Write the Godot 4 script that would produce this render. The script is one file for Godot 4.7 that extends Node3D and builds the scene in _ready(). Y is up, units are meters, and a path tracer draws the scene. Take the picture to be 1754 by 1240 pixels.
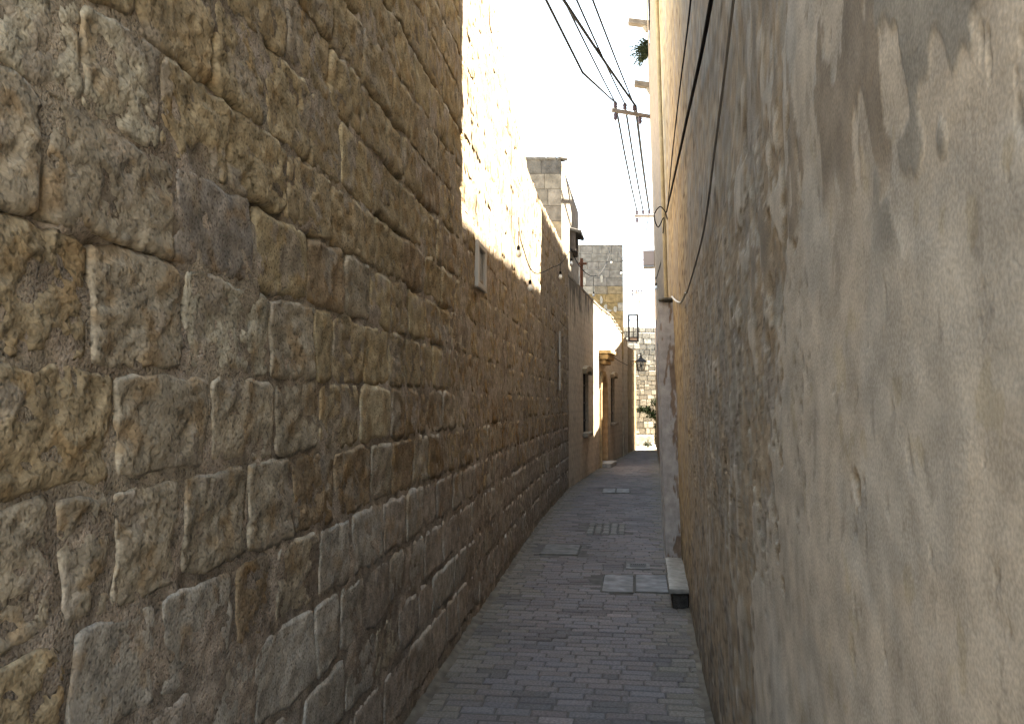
extends Node3D
# A narrow shaded limestone alley at midday: old ashlar wall on one side, tall plastered houses on the other.

const EYE := Vector3(0, 1.65, 0)
const FOCAL := 1497.0
const TILT := 0.04673            # tangent of the upward tilt
const SUN_AZ := 12.0
const SUN_EL := 70.0

var rng := RandomNumberGenerator.new()
var nz := FastNoiseLite.new()     # fractal noise, frequency 1
var nr := FastNoiseLite.new()     # ridged
var nc := FastNoiseLite.new()     # cells
var M := {}
var taken := {}
var left_path := [Vector2(-1.2352, 1.0), Vector2(-0.5526, -4.578), Vector2(0.018, -9.245), Vector2(0.42, -12.4), Vector2(1.09, -16.8)]
var house_path := [Vector2(1.09, -16.8), Vector2(2.30, -22.58), Vector2(3.78, -28.5)]
var corner_path := [Vector2(3.78, -28.5), Vector2(4.40, -31.0)]

func _ready() -> void:
	rng.seed = 7
	_camera_and_light()
	_noises()
	_materials()
	_ground()
	_left_wall()
	_right_houses()
	_left_far()
	_far_end()
	_street_things()
	_overhead()

# ------------------------------------------------------------------ camera, sky, sun
func _camera_and_light() -> void:
	var cam := Camera3D.new()
	cam.name = "camera"
	cam.fov = 45.0
	cam.near = 0.05
	cam.far = 600.0
	add_child(cam)
	cam.position = EYE
	cam.rotation.x = atan(TILT)
	var sun := DirectionalLight3D.new()
	sun.name = "sun"
	sun.light_energy = 1.6
	sun.light_color = Color(1.0, 0.94, 0.83)
	sun.light_angular_distance = 0.5
	sun.shadow_enabled = true
	add_child(sun)
	var a := deg_to_rad(SUN_AZ)
	var e := deg_to_rad(SUN_EL)
	var s := Vector3(cos(a) * cos(e), sin(e), -sin(a) * cos(e))
	sun.look_at_from_position(s * 50.0, Vector3.ZERO, Vector3.FORWARD)
	var sm := ProceduralSkyMaterial.new()
	sm.sky_top_color = Color(0.75, 0.82, 0.88)
	sm.sky_horizon_color = Color(0.87, 0.93, 0.96)
	sm.sky_curve = 0.16
	sm.ground_horizon_color = Color(0.62, 0.58, 0.52)
	sm.ground_bottom_color = Color(0.4, 0.37, 0.32)
	sm.sun_angle_max = 1.0
	var sky := Sky.new()
	sky.sky_material = sm
	var env := Environment.new()
	env.background_mode = Environment.BG_SKY
	env.sky = sky
	env.background_energy_multiplier = 0.34
	env.tonemap_mode = Environment.TONE_MAPPER_LINEAR
	env.tonemap_exposure = 16.2
	env.sdfgi_enabled = true
	env.ssao_enabled = true
	env.ssil_enabled = true
	var we := WorldEnvironment.new()
	we.name = "world_environment"
	we.environment = env
	add_child(we)

# ------------------------------------------------------------------ helpers
func _noises() -> void:
	nz.noise_type = FastNoiseLite.TYPE_SIMPLEX_SMOOTH
	nz.frequency = 1.0
	nz.fractal_octaves = 4
	nz.seed = 11
	nr.noise_type = FastNoiseLite.TYPE_SIMPLEX_SMOOTH
	nr.fractal_type = FastNoiseLite.FRACTAL_RIDGED
	nr.frequency = 1.0
	nr.fractal_octaves = 3
	nr.seed = 23
	nc.noise_type = FastNoiseLite.TYPE_CELLULAR
	nc.cellular_return_type = FastNoiseLite.RETURN_DISTANCE
	nc.fractal_type = FastNoiseLite.FRACTAL_NONE
	nc.frequency = 1.0
	nc.seed = 5

func at(px: float, py: float, depth: float) -> Vector3:
	# a point seen at (px, py) of the 1754 x 1240 photograph, at a given distance ahead
	var c := 1.0 / sqrt(1.0 + TILT * TILT)
	var s := TILT * c
	var x := (px - 877.0) / FOCAL
	var y := (620.0 - py) / FOCAL
	var r := Vector3(x, y * c + s, y * s - c)
	return EYE + r * (depth / -r.z)

func numbered(called: String) -> String:
	if not taken.has(called):
		taken[called] = 0
		return called
	taken[called] += 1
	return "%s_%03d" % [called, taken[called]]

func thing(called: String, label: String, category: String, where := Vector3.ZERO, group := "") -> Node3D:
	var o := Node3D.new()
	o.name = numbered(called)
	add_child(o)
	o.position = where
	o.set_meta("label", label)
	o.set_meta("category", category)
	if group:
		o.set_meta("group", group)
	return o

func structure(called: String) -> Node3D:
	var o := Node3D.new()
	o.name = called
	add_child(o)
	o.set_meta("kind", "structure")
	return o

func tag(o: Node3D, label: String, category: String, group := "") -> void:
	o.set_meta("label", label)
	o.set_meta("category", category)
	if group:
		o.set_meta("group", group)

func put(called: String, mesh: Mesh, m: Material, parent: Node) -> MeshInstance3D:
	var o := MeshInstance3D.new()
	o.name = numbered(called) if parent == self else called
	o.mesh = mesh
	o.material_override = m
	parent.add_child(o, true)
	return o

func acc() -> Dictionary:
	return {"v": PackedVector3Array(), "n": PackedVector3Array(), "c": PackedColorArray(), "i": PackedInt32Array()}

func done(a: Dictionary) -> ArrayMesh:
	var arr := []
	arr.resize(Mesh.ARRAY_MAX)
	arr[Mesh.ARRAY_VERTEX] = a.v
	arr[Mesh.ARRAY_NORMAL] = a.n
	arr[Mesh.ARRAY_COLOR] = a.c
	arr[Mesh.ARRAY_INDEX] = a.i
	var m := ArrayMesh.new()
	m.add_surface_from_arrays(Mesh.PRIMITIVE_TRIANGLES, arr)
	return m

func poly(a: Dictionary, pts: Array, inside: Vector3, col := Color.WHITE) -> void:
	# a flat convex polygon that faces away from the point inside
	var n: Vector3 = (pts[1] - pts[0]).cross(pts[2] - pts[0]).normalized()
	var mid := Vector3.ZERO
	for p in pts:
		mid += p
	mid /= pts.size()
	var out := n.dot(mid - inside) > 0.0
	if not out:
		n = -n
	var b: int = a.v.size()
	for p in pts:
		a.v.append(p)
		a.n.append(n)
		a.c.append(col)
	for k in range(1, pts.size() - 1):
		a.i.append(b)
		a.i.append(b + k + (1 if out else 0))
		a.i.append(b + k + (0 if out else 1))

func box(a: Dictionary, xf: Transform3D, size: Vector3, col := Color.WHITE, bevel := 0.0) -> void:
	var h := size * 0.5
	var b := minf(bevel, minf(h.x, minf(h.y, h.z)) * 0.8)
	var mid := xf.origin
	var ax := [Vector3.RIGHT, Vector3.UP, Vector3.BACK]
	for k in 3:
		var p: Vector3 = ax[k]
		var q: Vector3 = ax[(k + 1) % 3]
		var r: Vector3 = ax[(k + 2) % 3]
		for s in [-1.0, 1.0]:
			var c: Vector3 = p * h[k] * s
			var hq: Vector3 = q * (h[(k + 1) % 3] - b)
			var hr: Vector3 = r * (h[(k + 2) % 3] - b)
			poly(a, [xf * (c - hq - hr), xf * (c + hq - hr), xf * (c + hq + hr), xf * (c - hq + hr)], mid, col)
		if b > 0.0:
			for s in [-1.0, 1.0]:
				for t in [-1.0, 1.0]:
					var e: Vector3 = p * (h[k] - b)
					var f1: Vector3 = q * h[(k + 1) % 3] * s + r * (h[(k + 2) % 3] - b) * t
					var f2: Vector3 = q * (h[(k + 1) % 3] - b) * s + r * h[(k + 2) % 3] * t
					poly(a, [xf * (f1 - e), xf * (f1 + e), xf * (f2 + e), xf * (f2 - e)], mid, col)
	if b > 0.0:
		for sx in [-1.0, 1.0]:
			for sy in [-1.0, 1.0]:
				for sz in [-1.0, 1.0]:
					var g := Vector3(h.x * sx, h.y * sy, h.z * sz)
					var ib := Vector3(b * sx, b * sy, b * sz)
					poly(a, [xf * (g - Vector3(0, ib.y, ib.z)), xf * (g - Vector3(ib.x, 0, ib.z)), xf * (g - Vector3(ib.x, ib.y, 0))], mid, col)

func rough_box(a: Dictionary, xf: Transform3D, size: Vector3, col: Color, cell: float, amp: float, rounding: float) -> void:
	# a block whose worn faces and edges are displaced by noise and rounded off
	var h := size * 0.5
	var ax := [Vector3.RIGHT, Vector3.UP, Vector3.BACK]
	for k in 3:
		var kq := (k + 1) % 3
		var kr := (k + 2) % 3
		var nq := clampi(int(size[kq] / cell), 3, 40) + 1
		var nrr := clampi(int(size[kr] / cell), 3, 60) + 1
		for s in [-1.0, 1.0]:
			var P := PackedVector3Array()
			var C := PackedColorArray()
			for j in nrr:
				for i in nq:
					var p := Vector3.ZERO
					p[k] = h[k] * s
					p[kq] = lerpf(-h[kq], h[kq], float(i) / (nq - 1))
					p[kr] = lerpf(-h[kr], h[kr], float(j) / (nrr - 1))
					var inner := Vector3(clampf(p.x, -h.x + rounding, h.x - rounding), clampf(p.y, -h.y + rounding, h.y - rounding), clampf(p.z, -h.z + rounding, h.z - rounding))
					var off := p - inner
					var w := xf * p
					var n := nz.get_noise_3d(w.x * 9.0, w.y * 9.0, w.z * 9.0)
					var n2 := nz.get_noise_3d(w.x * 25.0, w.y * 25.0, w.z * 25.0 + 9.0)
					p = inner + off.normalized() * (rounding + amp * (n - 0.3 + 0.6 * n2))
					P.append(xf * p)
					var c := col * (1.0 + 0.25 * n + 0.2 * n2)
					c.a = 1.0
					C.append(c)
			sheet(a, P, C, nq, nrr, xf.basis * (ax[k] * s))

func one_box(called: String, center: Vector3, size: Vector3, m: Material, parent: Node, turn := 0.0, bevel := 0.0, col := Color.WHITE) -> MeshInstance3D:
	var a := acc()
	box(a, Transform3D(Basis(Vector3.UP, turn), center), size, col, bevel)
	return put(called, done(a), m, parent)

func tube(a: Dictionary, pts: Array, radius: Variant, sides := 6, col := Color.WHITE) -> void:
	var b0: int = a.v.size()
	var n := pts.size()
	for k in n:
		var d: Vector3 = (pts[mini(k + 1, n - 1)] - pts[maxi(k - 1, 0)]).normalized()
		var up := Vector3.UP if absf(d.y) < 0.95 else Vector3.RIGHT
		var e := d.cross(up).normalized()
		var f := e.cross(d).normalized()
		var r: float = radius[k] if radius is Array else radius
		for s in sides:
			var w := TAU * s / sides
			var nn := e * cos(w) + f * sin(w)
			a.v.append(pts[k] + nn * r)
			a.n.append(nn)
			a.c.append(col)
	for k in n - 1:
		for s in sides:
			var i0 := b0 + k * sides + s
			var i1 := b0 + k * sides + (s + 1) % sides
			a.i.append_array(PackedInt32Array([i0, i1, i0 + sides, i1, i1 + sides, i0 + sides]))
	for cap in [0, n - 1]:
		var ci: int = a.v.size()
		var d2: Vector3 = (pts[1] - pts[0]) if cap == 0 else (pts[n - 2] - pts[n - 1])
		a.v.append(pts[cap])
		a.n.append(-d2.normalized())
		a.c.append(col)
		for s in sides:
			var j0: int = b0 + cap * sides + s
			var j1: int = b0 + cap * sides + (s + 1) % sides
			a.i.append_array(PackedInt32Array([ci, j1, j0] if cap == 0 else [ci, j0, j1]))

func lathe(a: Dictionary, base: Vector3, profile: Array, sides := 10, col := Color.WHITE) -> void:
	# profile: [radius, height] pairs from the bottom up
	var b0: int = a.v.size()
	var n := profile.size()
	for k in n:
		var p0: Array = profile[maxi(k - 1, 0)]
		var p1: Array = profile[mini(k + 1, n - 1)]
		var slope := Vector2(p1[1] - p0[1], -(p1[0] - p0[0])).normalized()
		for s in sides:
			var w := TAU * s / sides
			var dir := Vector3(cos(w), 0, sin(w))
			a.v.append(base + dir * profile[k][0] + Vector3.UP * profile[k][1])
			a.n.append((dir * slope.x + Vector3.UP * slope.y).normalized())
			a.c.append(col)
	for k in n - 1:
		for s in sides:
			var i0 := b0 + k * sides + s
			var i1 := b0 + k * sides + (s + 1) % sides
			a.i.append_array(PackedInt32Array([i0, i1, i0 + sides, i1, i1 + sides, i0 + sides]))

func sheet(a: Dictionary, P: PackedVector3Array, C: PackedColorArray, nx: int, ny: int, outward: Vector3, skip: Variant = null) -> void:
	# a grid of nx by ny points (row by row) with smooth normals that face outward
	var b0: int = a.v.size()
	var N := PackedVector3Array()
	N.resize(nx * ny)
	var t0 := (P[1] - P[0]).cross(P[nx] - P[0])
	var sg := 1.0 if t0.dot(outward) > 0.0 else -1.0
	var mid := (ny / 2) * nx + nx / 2
	if nx > 2 and ny > 2:
		sg = 1.0 if (P[mid + 1] - P[mid]).cross(P[mid + nx] - P[mid]).dot(outward) > 0.0 else -1.0
	for j in ny:
		var ja := maxi(j - 1, 0) * nx
		var jb := mini(j + 1, ny - 1) * nx
		var jj := j * nx
		for i in nx:
			var du := P[jj + mini(i + 1, nx - 1)] - P[jj + maxi(i - 1, 0)]
			var dv := P[jb + i] - P[ja + i]
			N[jj + i] = du.cross(dv).normalized() * sg
	a.v.append_array(P)
	a.n.append_array(N)
	a.c.append_array(C)
	var I := PackedInt32Array()
	for j in ny - 1:
		for i in nx - 1:
			if skip != null and skip.has(j * nx + i):
				continue
			var p := b0 + j * nx + i
			if sg > 0.0:
				I.append_array(PackedInt32Array([p, p + nx, p + 1, p + 1, p + nx, p + nx + 1]))
			else:
				I.append_array(PackedInt32Array([p, p + 1, p + nx, p + 1, p + nx + 1, p + nx]))
	a.i.append_array(I)

func along(path: Array, u: float, start := 0.0) -> Array:
	# [point on the plan, outward normal to the alley (+x side)] at length u; start: the length at the first point
	var w := u - start
	for k in path.size() - 1:
		var d: Vector2 = path[k + 1] - path[k]
		var l := d.length()
		if w <= l or k == path.size() - 2:
			d /= l
			return [path[k] + d * w, Vector2(-d.y, d.x)]
		w -= l
	return []

func on(path: Array, u: float, v: float, d: float, start := 0.0) -> Vector3:
	var q := along(path, u, start)
	var p: Vector2 = q[0] + q[1] * d
	return Vector3(p.x, v, p.y)

func mixc(a: Color, b: Color, t: float) -> Color:
	return a.lerp(b, clampf(t, 0.0, 1.0))

func ss(a: float, b: float, x: float) -> float:
	var t := clampf((x - a) / (b - a), 0.0, 1.0)
	return t * t * (3.0 - 2.0 * t)

# ------------------------------------------------------------------ materials
func grain(seed_: int, freq: float, octaves: int, lo: int, hi: int, kind := 0, size := 512) -> ImageTexture:
	var n := FastNoiseLite.new()
	n.seed = seed_
	n.frequency = freq
	n.noise_type = FastNoiseLite.TYPE_SIMPLEX_SMOOTH if kind != 2 else FastNoiseLite.TYPE_CELLULAR
	n.fractal_octaves = octaves
	if kind == 1:
		n.fractal_type = FastNoiseLite.FRACTAL_RIDGED
	var im := n.get_seamless_image(size, size)
	im.convert(Image.FORMAT_L8)
	var d := im.get_data()
	for k in d.size():
		d[k] = lo + (hi - lo) * d[k] / 255
	var out := Image.create_from_data(size, size, false, Image.FORMAT_L8, d)
	out.convert(Image.FORMAT_RGB8)
	out.generate_mipmaps()
	return ImageTexture.create_from_image(out)

func layered(layers: Array, lo: int, hi: int, size := 1024) -> ImageTexture:
	# several seamless noises laid over one another: [seed, frequency, octaves, weight, kind]
	var sum := PackedFloat32Array()
	sum.resize(size * size)
	for l in layers:
		var n := FastNoiseLite.new()
		n.seed = l[0]
		n.frequency = l[1]
		n.fractal_octaves = l[2]
		n.noise_type = FastNoiseLite.TYPE_SIMPLEX_SMOOTH if l[4] != 2 else FastNoiseLite.TYPE_CELLULAR
		if l[4] == 1:
			n.fractal_type = FastNoiseLite.FRACTAL_RIDGED
		if l[4] == 2:
			n.fractal_type = FastNoiseLite.FRACTAL_NONE
		var im := n.get_seamless_image(size, size)
		im.convert(Image.FORMAT_L8)
		var d := im.get_data()
		var w: float = l[3] / 255.0
		var cut: float = l[5] if l.size() > 5 else 0.0
		if cut > 0.0:
			for k in d.size():
				sum[k] += w * (maxf(0.0, d[k] - cut * 255.0) / (1.0 - cut))
		else:
			for k in d.size():
				sum[k] += w * d[k]
	var out := PackedByteArray()
	out.resize(size * size)
	for k in out.size():
		out[k] = clampi(int(lo + (hi - lo) * sum[k]), 0, 255)
	var im2 := Image.create_from_data(size, size, false, Image.FORMAT_L8, out)
	im2.convert(Image.FORMAT_RGB8)
	return ImageTexture.create_from_image(im2)

func surface(called: String, tile: float, tex: Texture2D, height: Texture2D, relief: float, rough := 0.95, col := Color.WHITE) -> StandardMaterial3D:
	var m := StandardMaterial3D.new()
	m.resource_name = called
	m.vertex_color_use_as_albedo = true
	m.albedo_color = Color(col.r, col.g, col.b).linear_to_srgb()
	m.roughness = rough
	m.metallic_specular = 0.25
	m.uv1_triplanar = true
	m.uv1_world_triplanar = true
	m.uv1_scale = Vector3.ONE / tile
	if tex:
		m.albedo_texture = tex
	if height:
		m.heightmap_enabled = true
		m.heightmap_texture = height
		m.heightmap_scale = relief
	M[called] = m
	return m

func plain(called: String, col: Color, rough := 0.7, metal := 0.0) -> StandardMaterial3D:
	var m := StandardMaterial3D.new()
	m.resource_name = called
	m.albedo_color = col.linear_to_srgb()
	m.roughness = rough
	m.metallic = metal
	m.metallic_specular = 0.3
	M[called] = m
	return m

func _materials() -> void:
	var fine := grain(1, 0.02, 5, 182, 255)
	var blot := grain(2, 0.008, 6, 180, 255)
	var speck := layered([[6, 0.008, 5, 0.55, 0], [7, 0.06, 4, 0.45, 0], [8, 0.05, 1, -0.55, 0, 0.62]], 140, 285)
	var render := layered([[9, 0.005, 5, 0.5, 0], [10, 0.09, 3, 0.5, 0], [14, 0.03, 2, -0.12, 0, 0.66]], 165, 280)
	var rough := layered([[3, 0.015, 5, 0.6, 0], [12, 0.08, 3, 0.4, 0], [8, 0.05, 1, -0.5, 0, 0.62]], 0, 255)
	var skin := layered([[9, 0.01, 5, 0.5, 0], [10, 0.09, 3, 0.3, 0], [14, 0.03, 2, -0.2, 0, 0.66]], 0, 255)
	var pits := grain(3, 0.03, 4, 0, 255)
	var sand := grain(4, 0.06, 4, 0, 255)
	surface("rough_stone", 0.83, speck, rough, 0.34)
	surface("smooth_stone", 0.71, speck, rough, 0.3)
	surface("mortar", 0.61, speck, rough, 0.6)
	surface("plaster", 0.67, render, skin, 0.12)
	surface("block_stone", 0.9, blot, pits, 0.6)
	surface("paver", 0.23, fine, sand, 0.16, 0.85)
	surface("concrete", 0.8, blot, sand, 0.2, 0.9)
	surface("marble", 0.6, blot, sand, 0.05, 0.55)
	plain("iron", Color(0.035, 0.035, 0.04), 0.6, 0.3)
	plain("rust", Color(0.17, 0.075, 0.045), 0.85)
	plain("cable_black", Color(0.008, 0.008, 0.01), 0.95)
	plain("cable_grey", Color(0.16, 0.15, 0.14), 0.7)
	plain("cable_white", Color(0.62, 0.6, 0.56), 0.6)
	plain("porcelain", Color(0.05, 0.035, 0.045), 0.35)
	plain("bulb_white", Color(0.78, 0.77, 0.74), 0.25)
	plain("steel", Color(0.33, 0.33, 0.33), 0.5, 0.4)
	plain("frame_white", Color(0.46, 0.43, 0.4), 0.8)
	plain("box_pink", Color(0.42, 0.33, 0.29), 0.7)
	plain("wood_brown", Color(0.22, 0.1, 0.035), 0.6)
	plain("wood_dark", Color(0.06, 0.05, 0.045), 0.6)
	plain("wood_weathered", Color(0.16, 0.135, 0.115), 0.85)
	var g := StandardMaterial3D.new()
	g.resource_name = "glass"
	g.albedo_color = Color(0.25, 0.27, 0.28, 0.35)
	g.transparency = BaseMaterial3D.TRANSPARENCY_ALPHA
	g.roughness = 0.05
	M["glass"] = g
	var lf := StandardMaterial3D.new()
	lf.resource_name = "leaf"
	lf.vertex_color_use_as_albedo = true
	lf.roughness = 0.9
	lf.metallic_specular = 0.15
	lf.cull_mode = BaseMaterial3D.CULL_DISABLED
	M["leaf"] = lf

# ------------------------------------------------------------------ ground
func left_x(z: float) -> float:
	var pts: Array = left_path.slice(0, 5)
	pts.append_array([house_path[1], house_path[2], corner_path[1]])
	for k in pts.size() - 1:
		if z >= pts[k + 1].y or k == pts.size() - 2:
			return lerpf(pts[k].x, pts[k + 1].x, (z - pts[k].y) / (pts[k + 1].y - pts[k].y))
	return 0.0

func right_x(z: float) -> float:
	return 0.329 - 0.1545 * z

func paver_box(a: Dictionary, p: Vector3, e: Vector3, f: Vector3, hl: float, hw: float, h: float, tilt: Vector3, col: Color) -> void:
	# a paver with worn, chamfered upper edges: e across, f along the alley
	var b := 0.007
	var t := []
	var s := []
	var l := []
	for k in [[-1, -1], [1, -1], [1, 1], [-1, 1]]:
		var o: Vector3 = e * hl * k[0] + f * hw * k[1]
		var oi: Vector3 = e * (hl - b) * k[0] + f * (hw - b) * k[1]
		t.append(p + oi + Vector3.UP * (h + tilt.x * k[0] + tilt.z * k[1]))
		s.append(p + o + Vector3.UP * (h - 0.006 + tilt.x * k[0] + tilt.z * k[1]))
		l.append(p + o - Vector3.UP * 0.03)
	var inside := p - Vector3.UP * 0.02
	poly(a, t, inside, col)
	for k in 4:
		var j := (k + 1) % 4
		poly(a, [t[k], t[j], s[j], s[k]], inside, col)
		poly(a, [s[k], s[j], l[j], l[k]], inside, col)

func _ground() -> void:
	var g := structure("ground")
	var a := acc()
	var P := PackedVector3Array()
	var C := PackedColorArray()
	for j in 2:
		for i in 2:
			P.append(Vector3(-250 + 500 * i, -0.03, 250 - 500 * j))
			C.append(Color(0.46, 0.42, 0.35))
	sheet(a, P, C, 2, 2, Vector3.UP)
	put("earth", done(a), M.concrete, g)
	# mortar bed of the alley, seen in the joints and along the edges
	var pv := structure("alley_paving")
	a = acc()
	P = PackedVector3Array()
	C = PackedColorArray()
	var ny := 560
	var ts := [0.0, 0.025, 0.045, 0.06, 0.075, 0.09, 0.11, 0.14, 0.2, 0.35, 0.5, 0.65, 0.75, 0.79, 0.81, 0.83, 0.845, 0.86, 0.875, 0.9, 1.0]
	for j in ny:
		var z := 3.0 - 35.0 * j / (ny - 1)
		for t in ts:
			var x := lerpf(left_x(z) - 0.1, right_x(z) + 0.25, t)
			var n := nz.get_noise_2d(x * 4.0, z * 4.0)
			var n2 := nz.get_noise_2d(x * 16.0, z * 9.0)
			var edge := minf(x - left_x(z), right_x(z) - x)
			# grit and old mortar banked up against the walls
			var bank := 0.022 * exp(-maxf(edge, 0.0) / 0.035) * clampf(0.8 + 1.1 * n2 + 0.7 * n, 0.15, 1.8)
			P.append(Vector3(x, -0.001 + 0.002 * n + bank, z))
			var k := 0.13 + 0.04 * nz.get_noise_2d(x * 2.0, z * 2.0 + 7.0)
			var col := mixc(Color(k * 1.04, k, k * 0.98), Color(0.175, 0.155, 0.13) * (1.0 + 0.6 * n2), ss(0.16, 0.06, edge + 0.05 * n2))
			col.a = 1.0
			C.append(col)
	sheet(a, P, C, ts.size(), ny, Vector3.UP)
	put("bed", done(a), M.concrete, pv)
	# the sunlit little square past the end of the alley
	a = acc()
	P = PackedVector3Array()
	C = PackedColorArray()
	for j in 12:
		for i in 20:
			P.append(Vector3(-2.0 + 1.1 * i, 0.012 + 0.006 * nz.get_noise_2d(i * 1.7, j * 1.3), -31.6 - 1.0 * j))
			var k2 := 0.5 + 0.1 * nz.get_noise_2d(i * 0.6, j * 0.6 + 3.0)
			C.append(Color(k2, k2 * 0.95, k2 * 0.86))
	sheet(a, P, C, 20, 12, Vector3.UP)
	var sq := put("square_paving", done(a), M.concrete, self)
	sq.set_meta("kind", "structure")
	# pavers in running bond, rows across the alley
	var f := Vector3(0.139, 0, -0.990).normalized()
	var e := f.cross(Vector3.UP).normalized()
	var list := []
	var row := 0
	var sdist := 2.6
	var covers := [[0.80, 1.44, -8.45, -7.62], [1.16, 1.38, -9.08, -8.70], [0.30, 0.80, -10.3, -9.45], [1.66, 2.24, -16.95, -15.95], [0.92, 1.42, -12.1, -11.05]]
	while sdist < 31.0:
		var pitch := 0.096 + rng.randf_range(-0.004, 0.004)
		var o := f * sdist
		var w0 := -3.0
		# find the span of this row between the walls
		var zc := o.z
		var wl := (left_x(zc) + 0.07 - o.x) / e.x
		var wr := (right_x(zc) - 0.035 - o.x) / e.x
		w0 = wl + (0.1 if row % 2 == 0 else 0.0) - 0.2 + rng.randf_range(-0.03, 0.03)
		while w0 < wr:
			var length := 0.2 + rng.randf_range(-0.012, 0.012)
			if rng.randf() < 0.05:
				length = 0.1
			var a0 := maxf(w0, wl)
			var a1 := minf(w0 + length, wr)
			w0 += length
			if a1 - a0 < 0.04:
				continue
			var c := o + e * (a0 + a1) * 0.5
			var covered := false
			for q in covers:
				if c.x > q[0] - 0.04 and c.x < q[1] + 0.04 and c.z > q[2] - 0.02 and c.z < q[3] + 0.02:
					covered = true
			if covered:
				continue
			list.append([c, (a1 - a0) * 0.5 - 0.0035, pitch * 0.5 - 0.0035])
		sdist += pitch
		row += 1
	var rest := acc()
	var count := 0
	for q in list:
		var c: Vector3 = q[0]
		var k := 0.2 * (1.0 + rng.randf_range(-0.10, 0.09) + 0.16 * nz.get_noise_2d(c.x * 0.9, c.z * 0.5))
		var warm := rng.randf_range(-0.03, 0.05)
		var col := Color(k * (1.06 + warm), k * 0.99, k * (1.06 - warm))
		if rng.randf() < 0.035:
			col = col * 1.3
		# dust trodden along the sides
		var dust := ss(0.42, 0.12, minf(c.x - left_x(c.z), (right_x(c.z) - c.x) * 1.3) + 0.25 * nz.get_noise_2d(c.x * 3.0, c.z * 1.6))
		col = mixc(col, Color(0.225, 0.205, 0.175) * rng.randf_range(0.8, 1.15), dust * 0.75)
		col = mixc(col, Color(0.11, 0.11, 0.115), 0.5 * ss(0.22, 0.36, nz.get_noise_2d(c.x * 2.3 + 40.0, c.z * 1.1)))
		var h := 0.006 + rng.randf_range(-0.003, 0.0035) + 0.005 * nz.get_noise_2d(c.x * 1.2, c.z * 1.2)
		var tl := Vector3(rng.randf_range(-1, 1) * 0.0018, 0, rng.randf_range(-1, 1) * 0.0015)
		if c.z < -4.25 and count < 300:
			count += 1
			var one := acc()
			paver_box(one, Vector3.ZERO, e, f, q[1], q[2], h, tl, col)
			var o2 := put("paver", done(one), M.paver, pv)
			o2.position = c
		else:
			paver_box(rest, c, e, f, q[1], q[2], h, tl, col)
	var field := put("paver_field", done(rest), M.paver, pv)
	field.set_meta("kind", "stuff")
	# covers and slabs let into the paving
	slab_pair("stone_cover", [[0.82, 1.112], [1.118, 1.42]], -8.03, 0.76, Color(0.26, 0.265, 0.285), ["pale square paving cover, the one away from the step", "pale square paving cover, the one beside the marble step"], "paired covers near the step")
	slab_pair("stone_cover", [[1.69, 1.937], [1.943, 2.2]], -16.4, 0.8, Color(0.31, 0.315, 0.33), ["bright pale cover far along the alley, towards the ashlar wall", "bright pale cover far along the alley, towards the plastered houses"], "paired covers farther along the alley")
	slab_pair("stone_cover", [[0.34, 0.76]], -9.87, 0.66, Color(0.21, 0.21, 0.215), ["grey paving slab near the ashlar wall, mid alley"], "")
	# patch of small setts
	var patch := thing("sett_patch", "patch of small square rough setts let into the alley paving", "paving patch", Vector3(0.95, 0, -11.9))
	for j in 7:
		for i in 5:
			var one := acc()
			var kk := rng.randf_range(0.17, 0.27)
			box(one, Transform3D(Basis(Vector3.UP, -0.14 + rng.randf_range(-0.05, 0.05)), Vector3.ZERO), Vector3(0.082, 0.04, 0.115), Color(kk * 1.03, kk, kk * 0.98), 0.012)
			put("sett", done(one), M.paver, patch).position = Vector3(0.03 + 0.1 * i + 0.13 * 0.14 * j, 0.003 + rng.randf_range(-0.008, 0.004), 0.82 - 0.135 * j)
	# drain grate
	var gr := thing("drain_grate", "small slotted metal drain grate in a pale frame beside the doorway", "drain grate", Vector3(1.27, 0.0, -8.89))
	var fr := acc()
	var tb := Basis(Vector3.UP, -0.14)
	for s in [-1.0, 1.0]:
		box(fr, Transform3D(tb, tb * Vector3(0, 0.004, 0.135 * s)), Vector3(0.24, 0.02, 0.05), Color(0.24, 0.24, 0.245), 0.003)
		box(fr, Transform3D(tb, tb * Vector3(0.1 * s, 0.003, 0)), Vector3(0.035, 0.02, 0.22), Color(0.24, 0.24, 0.245), 0.003)
	put("frame", done(fr), M.concrete, gr)
	for k in 8:
		var bar := acc()
		box(bar, Transform3D(tb, tb * Vector3(-0.071 + 0.02 * k, 0.0, 0)), Vector3(0.011, 0.02, 0.218))
		put("bar", done(bar), M.iron, gr)

func slab_pair(called: String, spans: Array, z: float, depth: float, col: Color, labels: Array, group: String) -> void:
	var b := Basis(Vector3.UP, -0.14)
	for k in spans.size():
		var s: Array = spans[k]
		var w: float = s[1] - s[0]
		var o := thing(called, labels[k], "cover", Vector3((s[0] + s[1]) * 0.5, 0.003, z), group)
		var a := acc()
		rough_box(a, Transform3D(b, Vector3.ZERO), Vector3(w - 0.022, 0.03, depth - 0.022), col, 0.04, 0.003, 0.006)
		put("plate", done(a), M.concrete, o)
		a = acc()
		for e in [-1.0, 1.0]:
			box(a, Transform3D(b, b * Vector3((w * 0.5 - 0.004) * e, -0.002, 0)), Vector3(0.008, 0.028, depth - 0.018), Color(0.19, 0.185, 0.18), 0.003)
			box(a, Transform3D(b, b * Vector3(0, -0.002, (depth * 0.5 - 0.004) * e)), Vector3(w, 0.028, 0.008), Color(0.19, 0.185, 0.18), 0.003)
		put("rim", done(a), M.concrete, o)

# ------------------------------------------------------------------ the old ashlar wall
const LEFT_START := -5.6198   # length at the first point of left_path, so that u = 0 lies 4.6 m ahead

func lw(u: float, v: float, d: float) -> Vector3:
	return on(left_path, u, v, d, LEFT_START)

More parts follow.
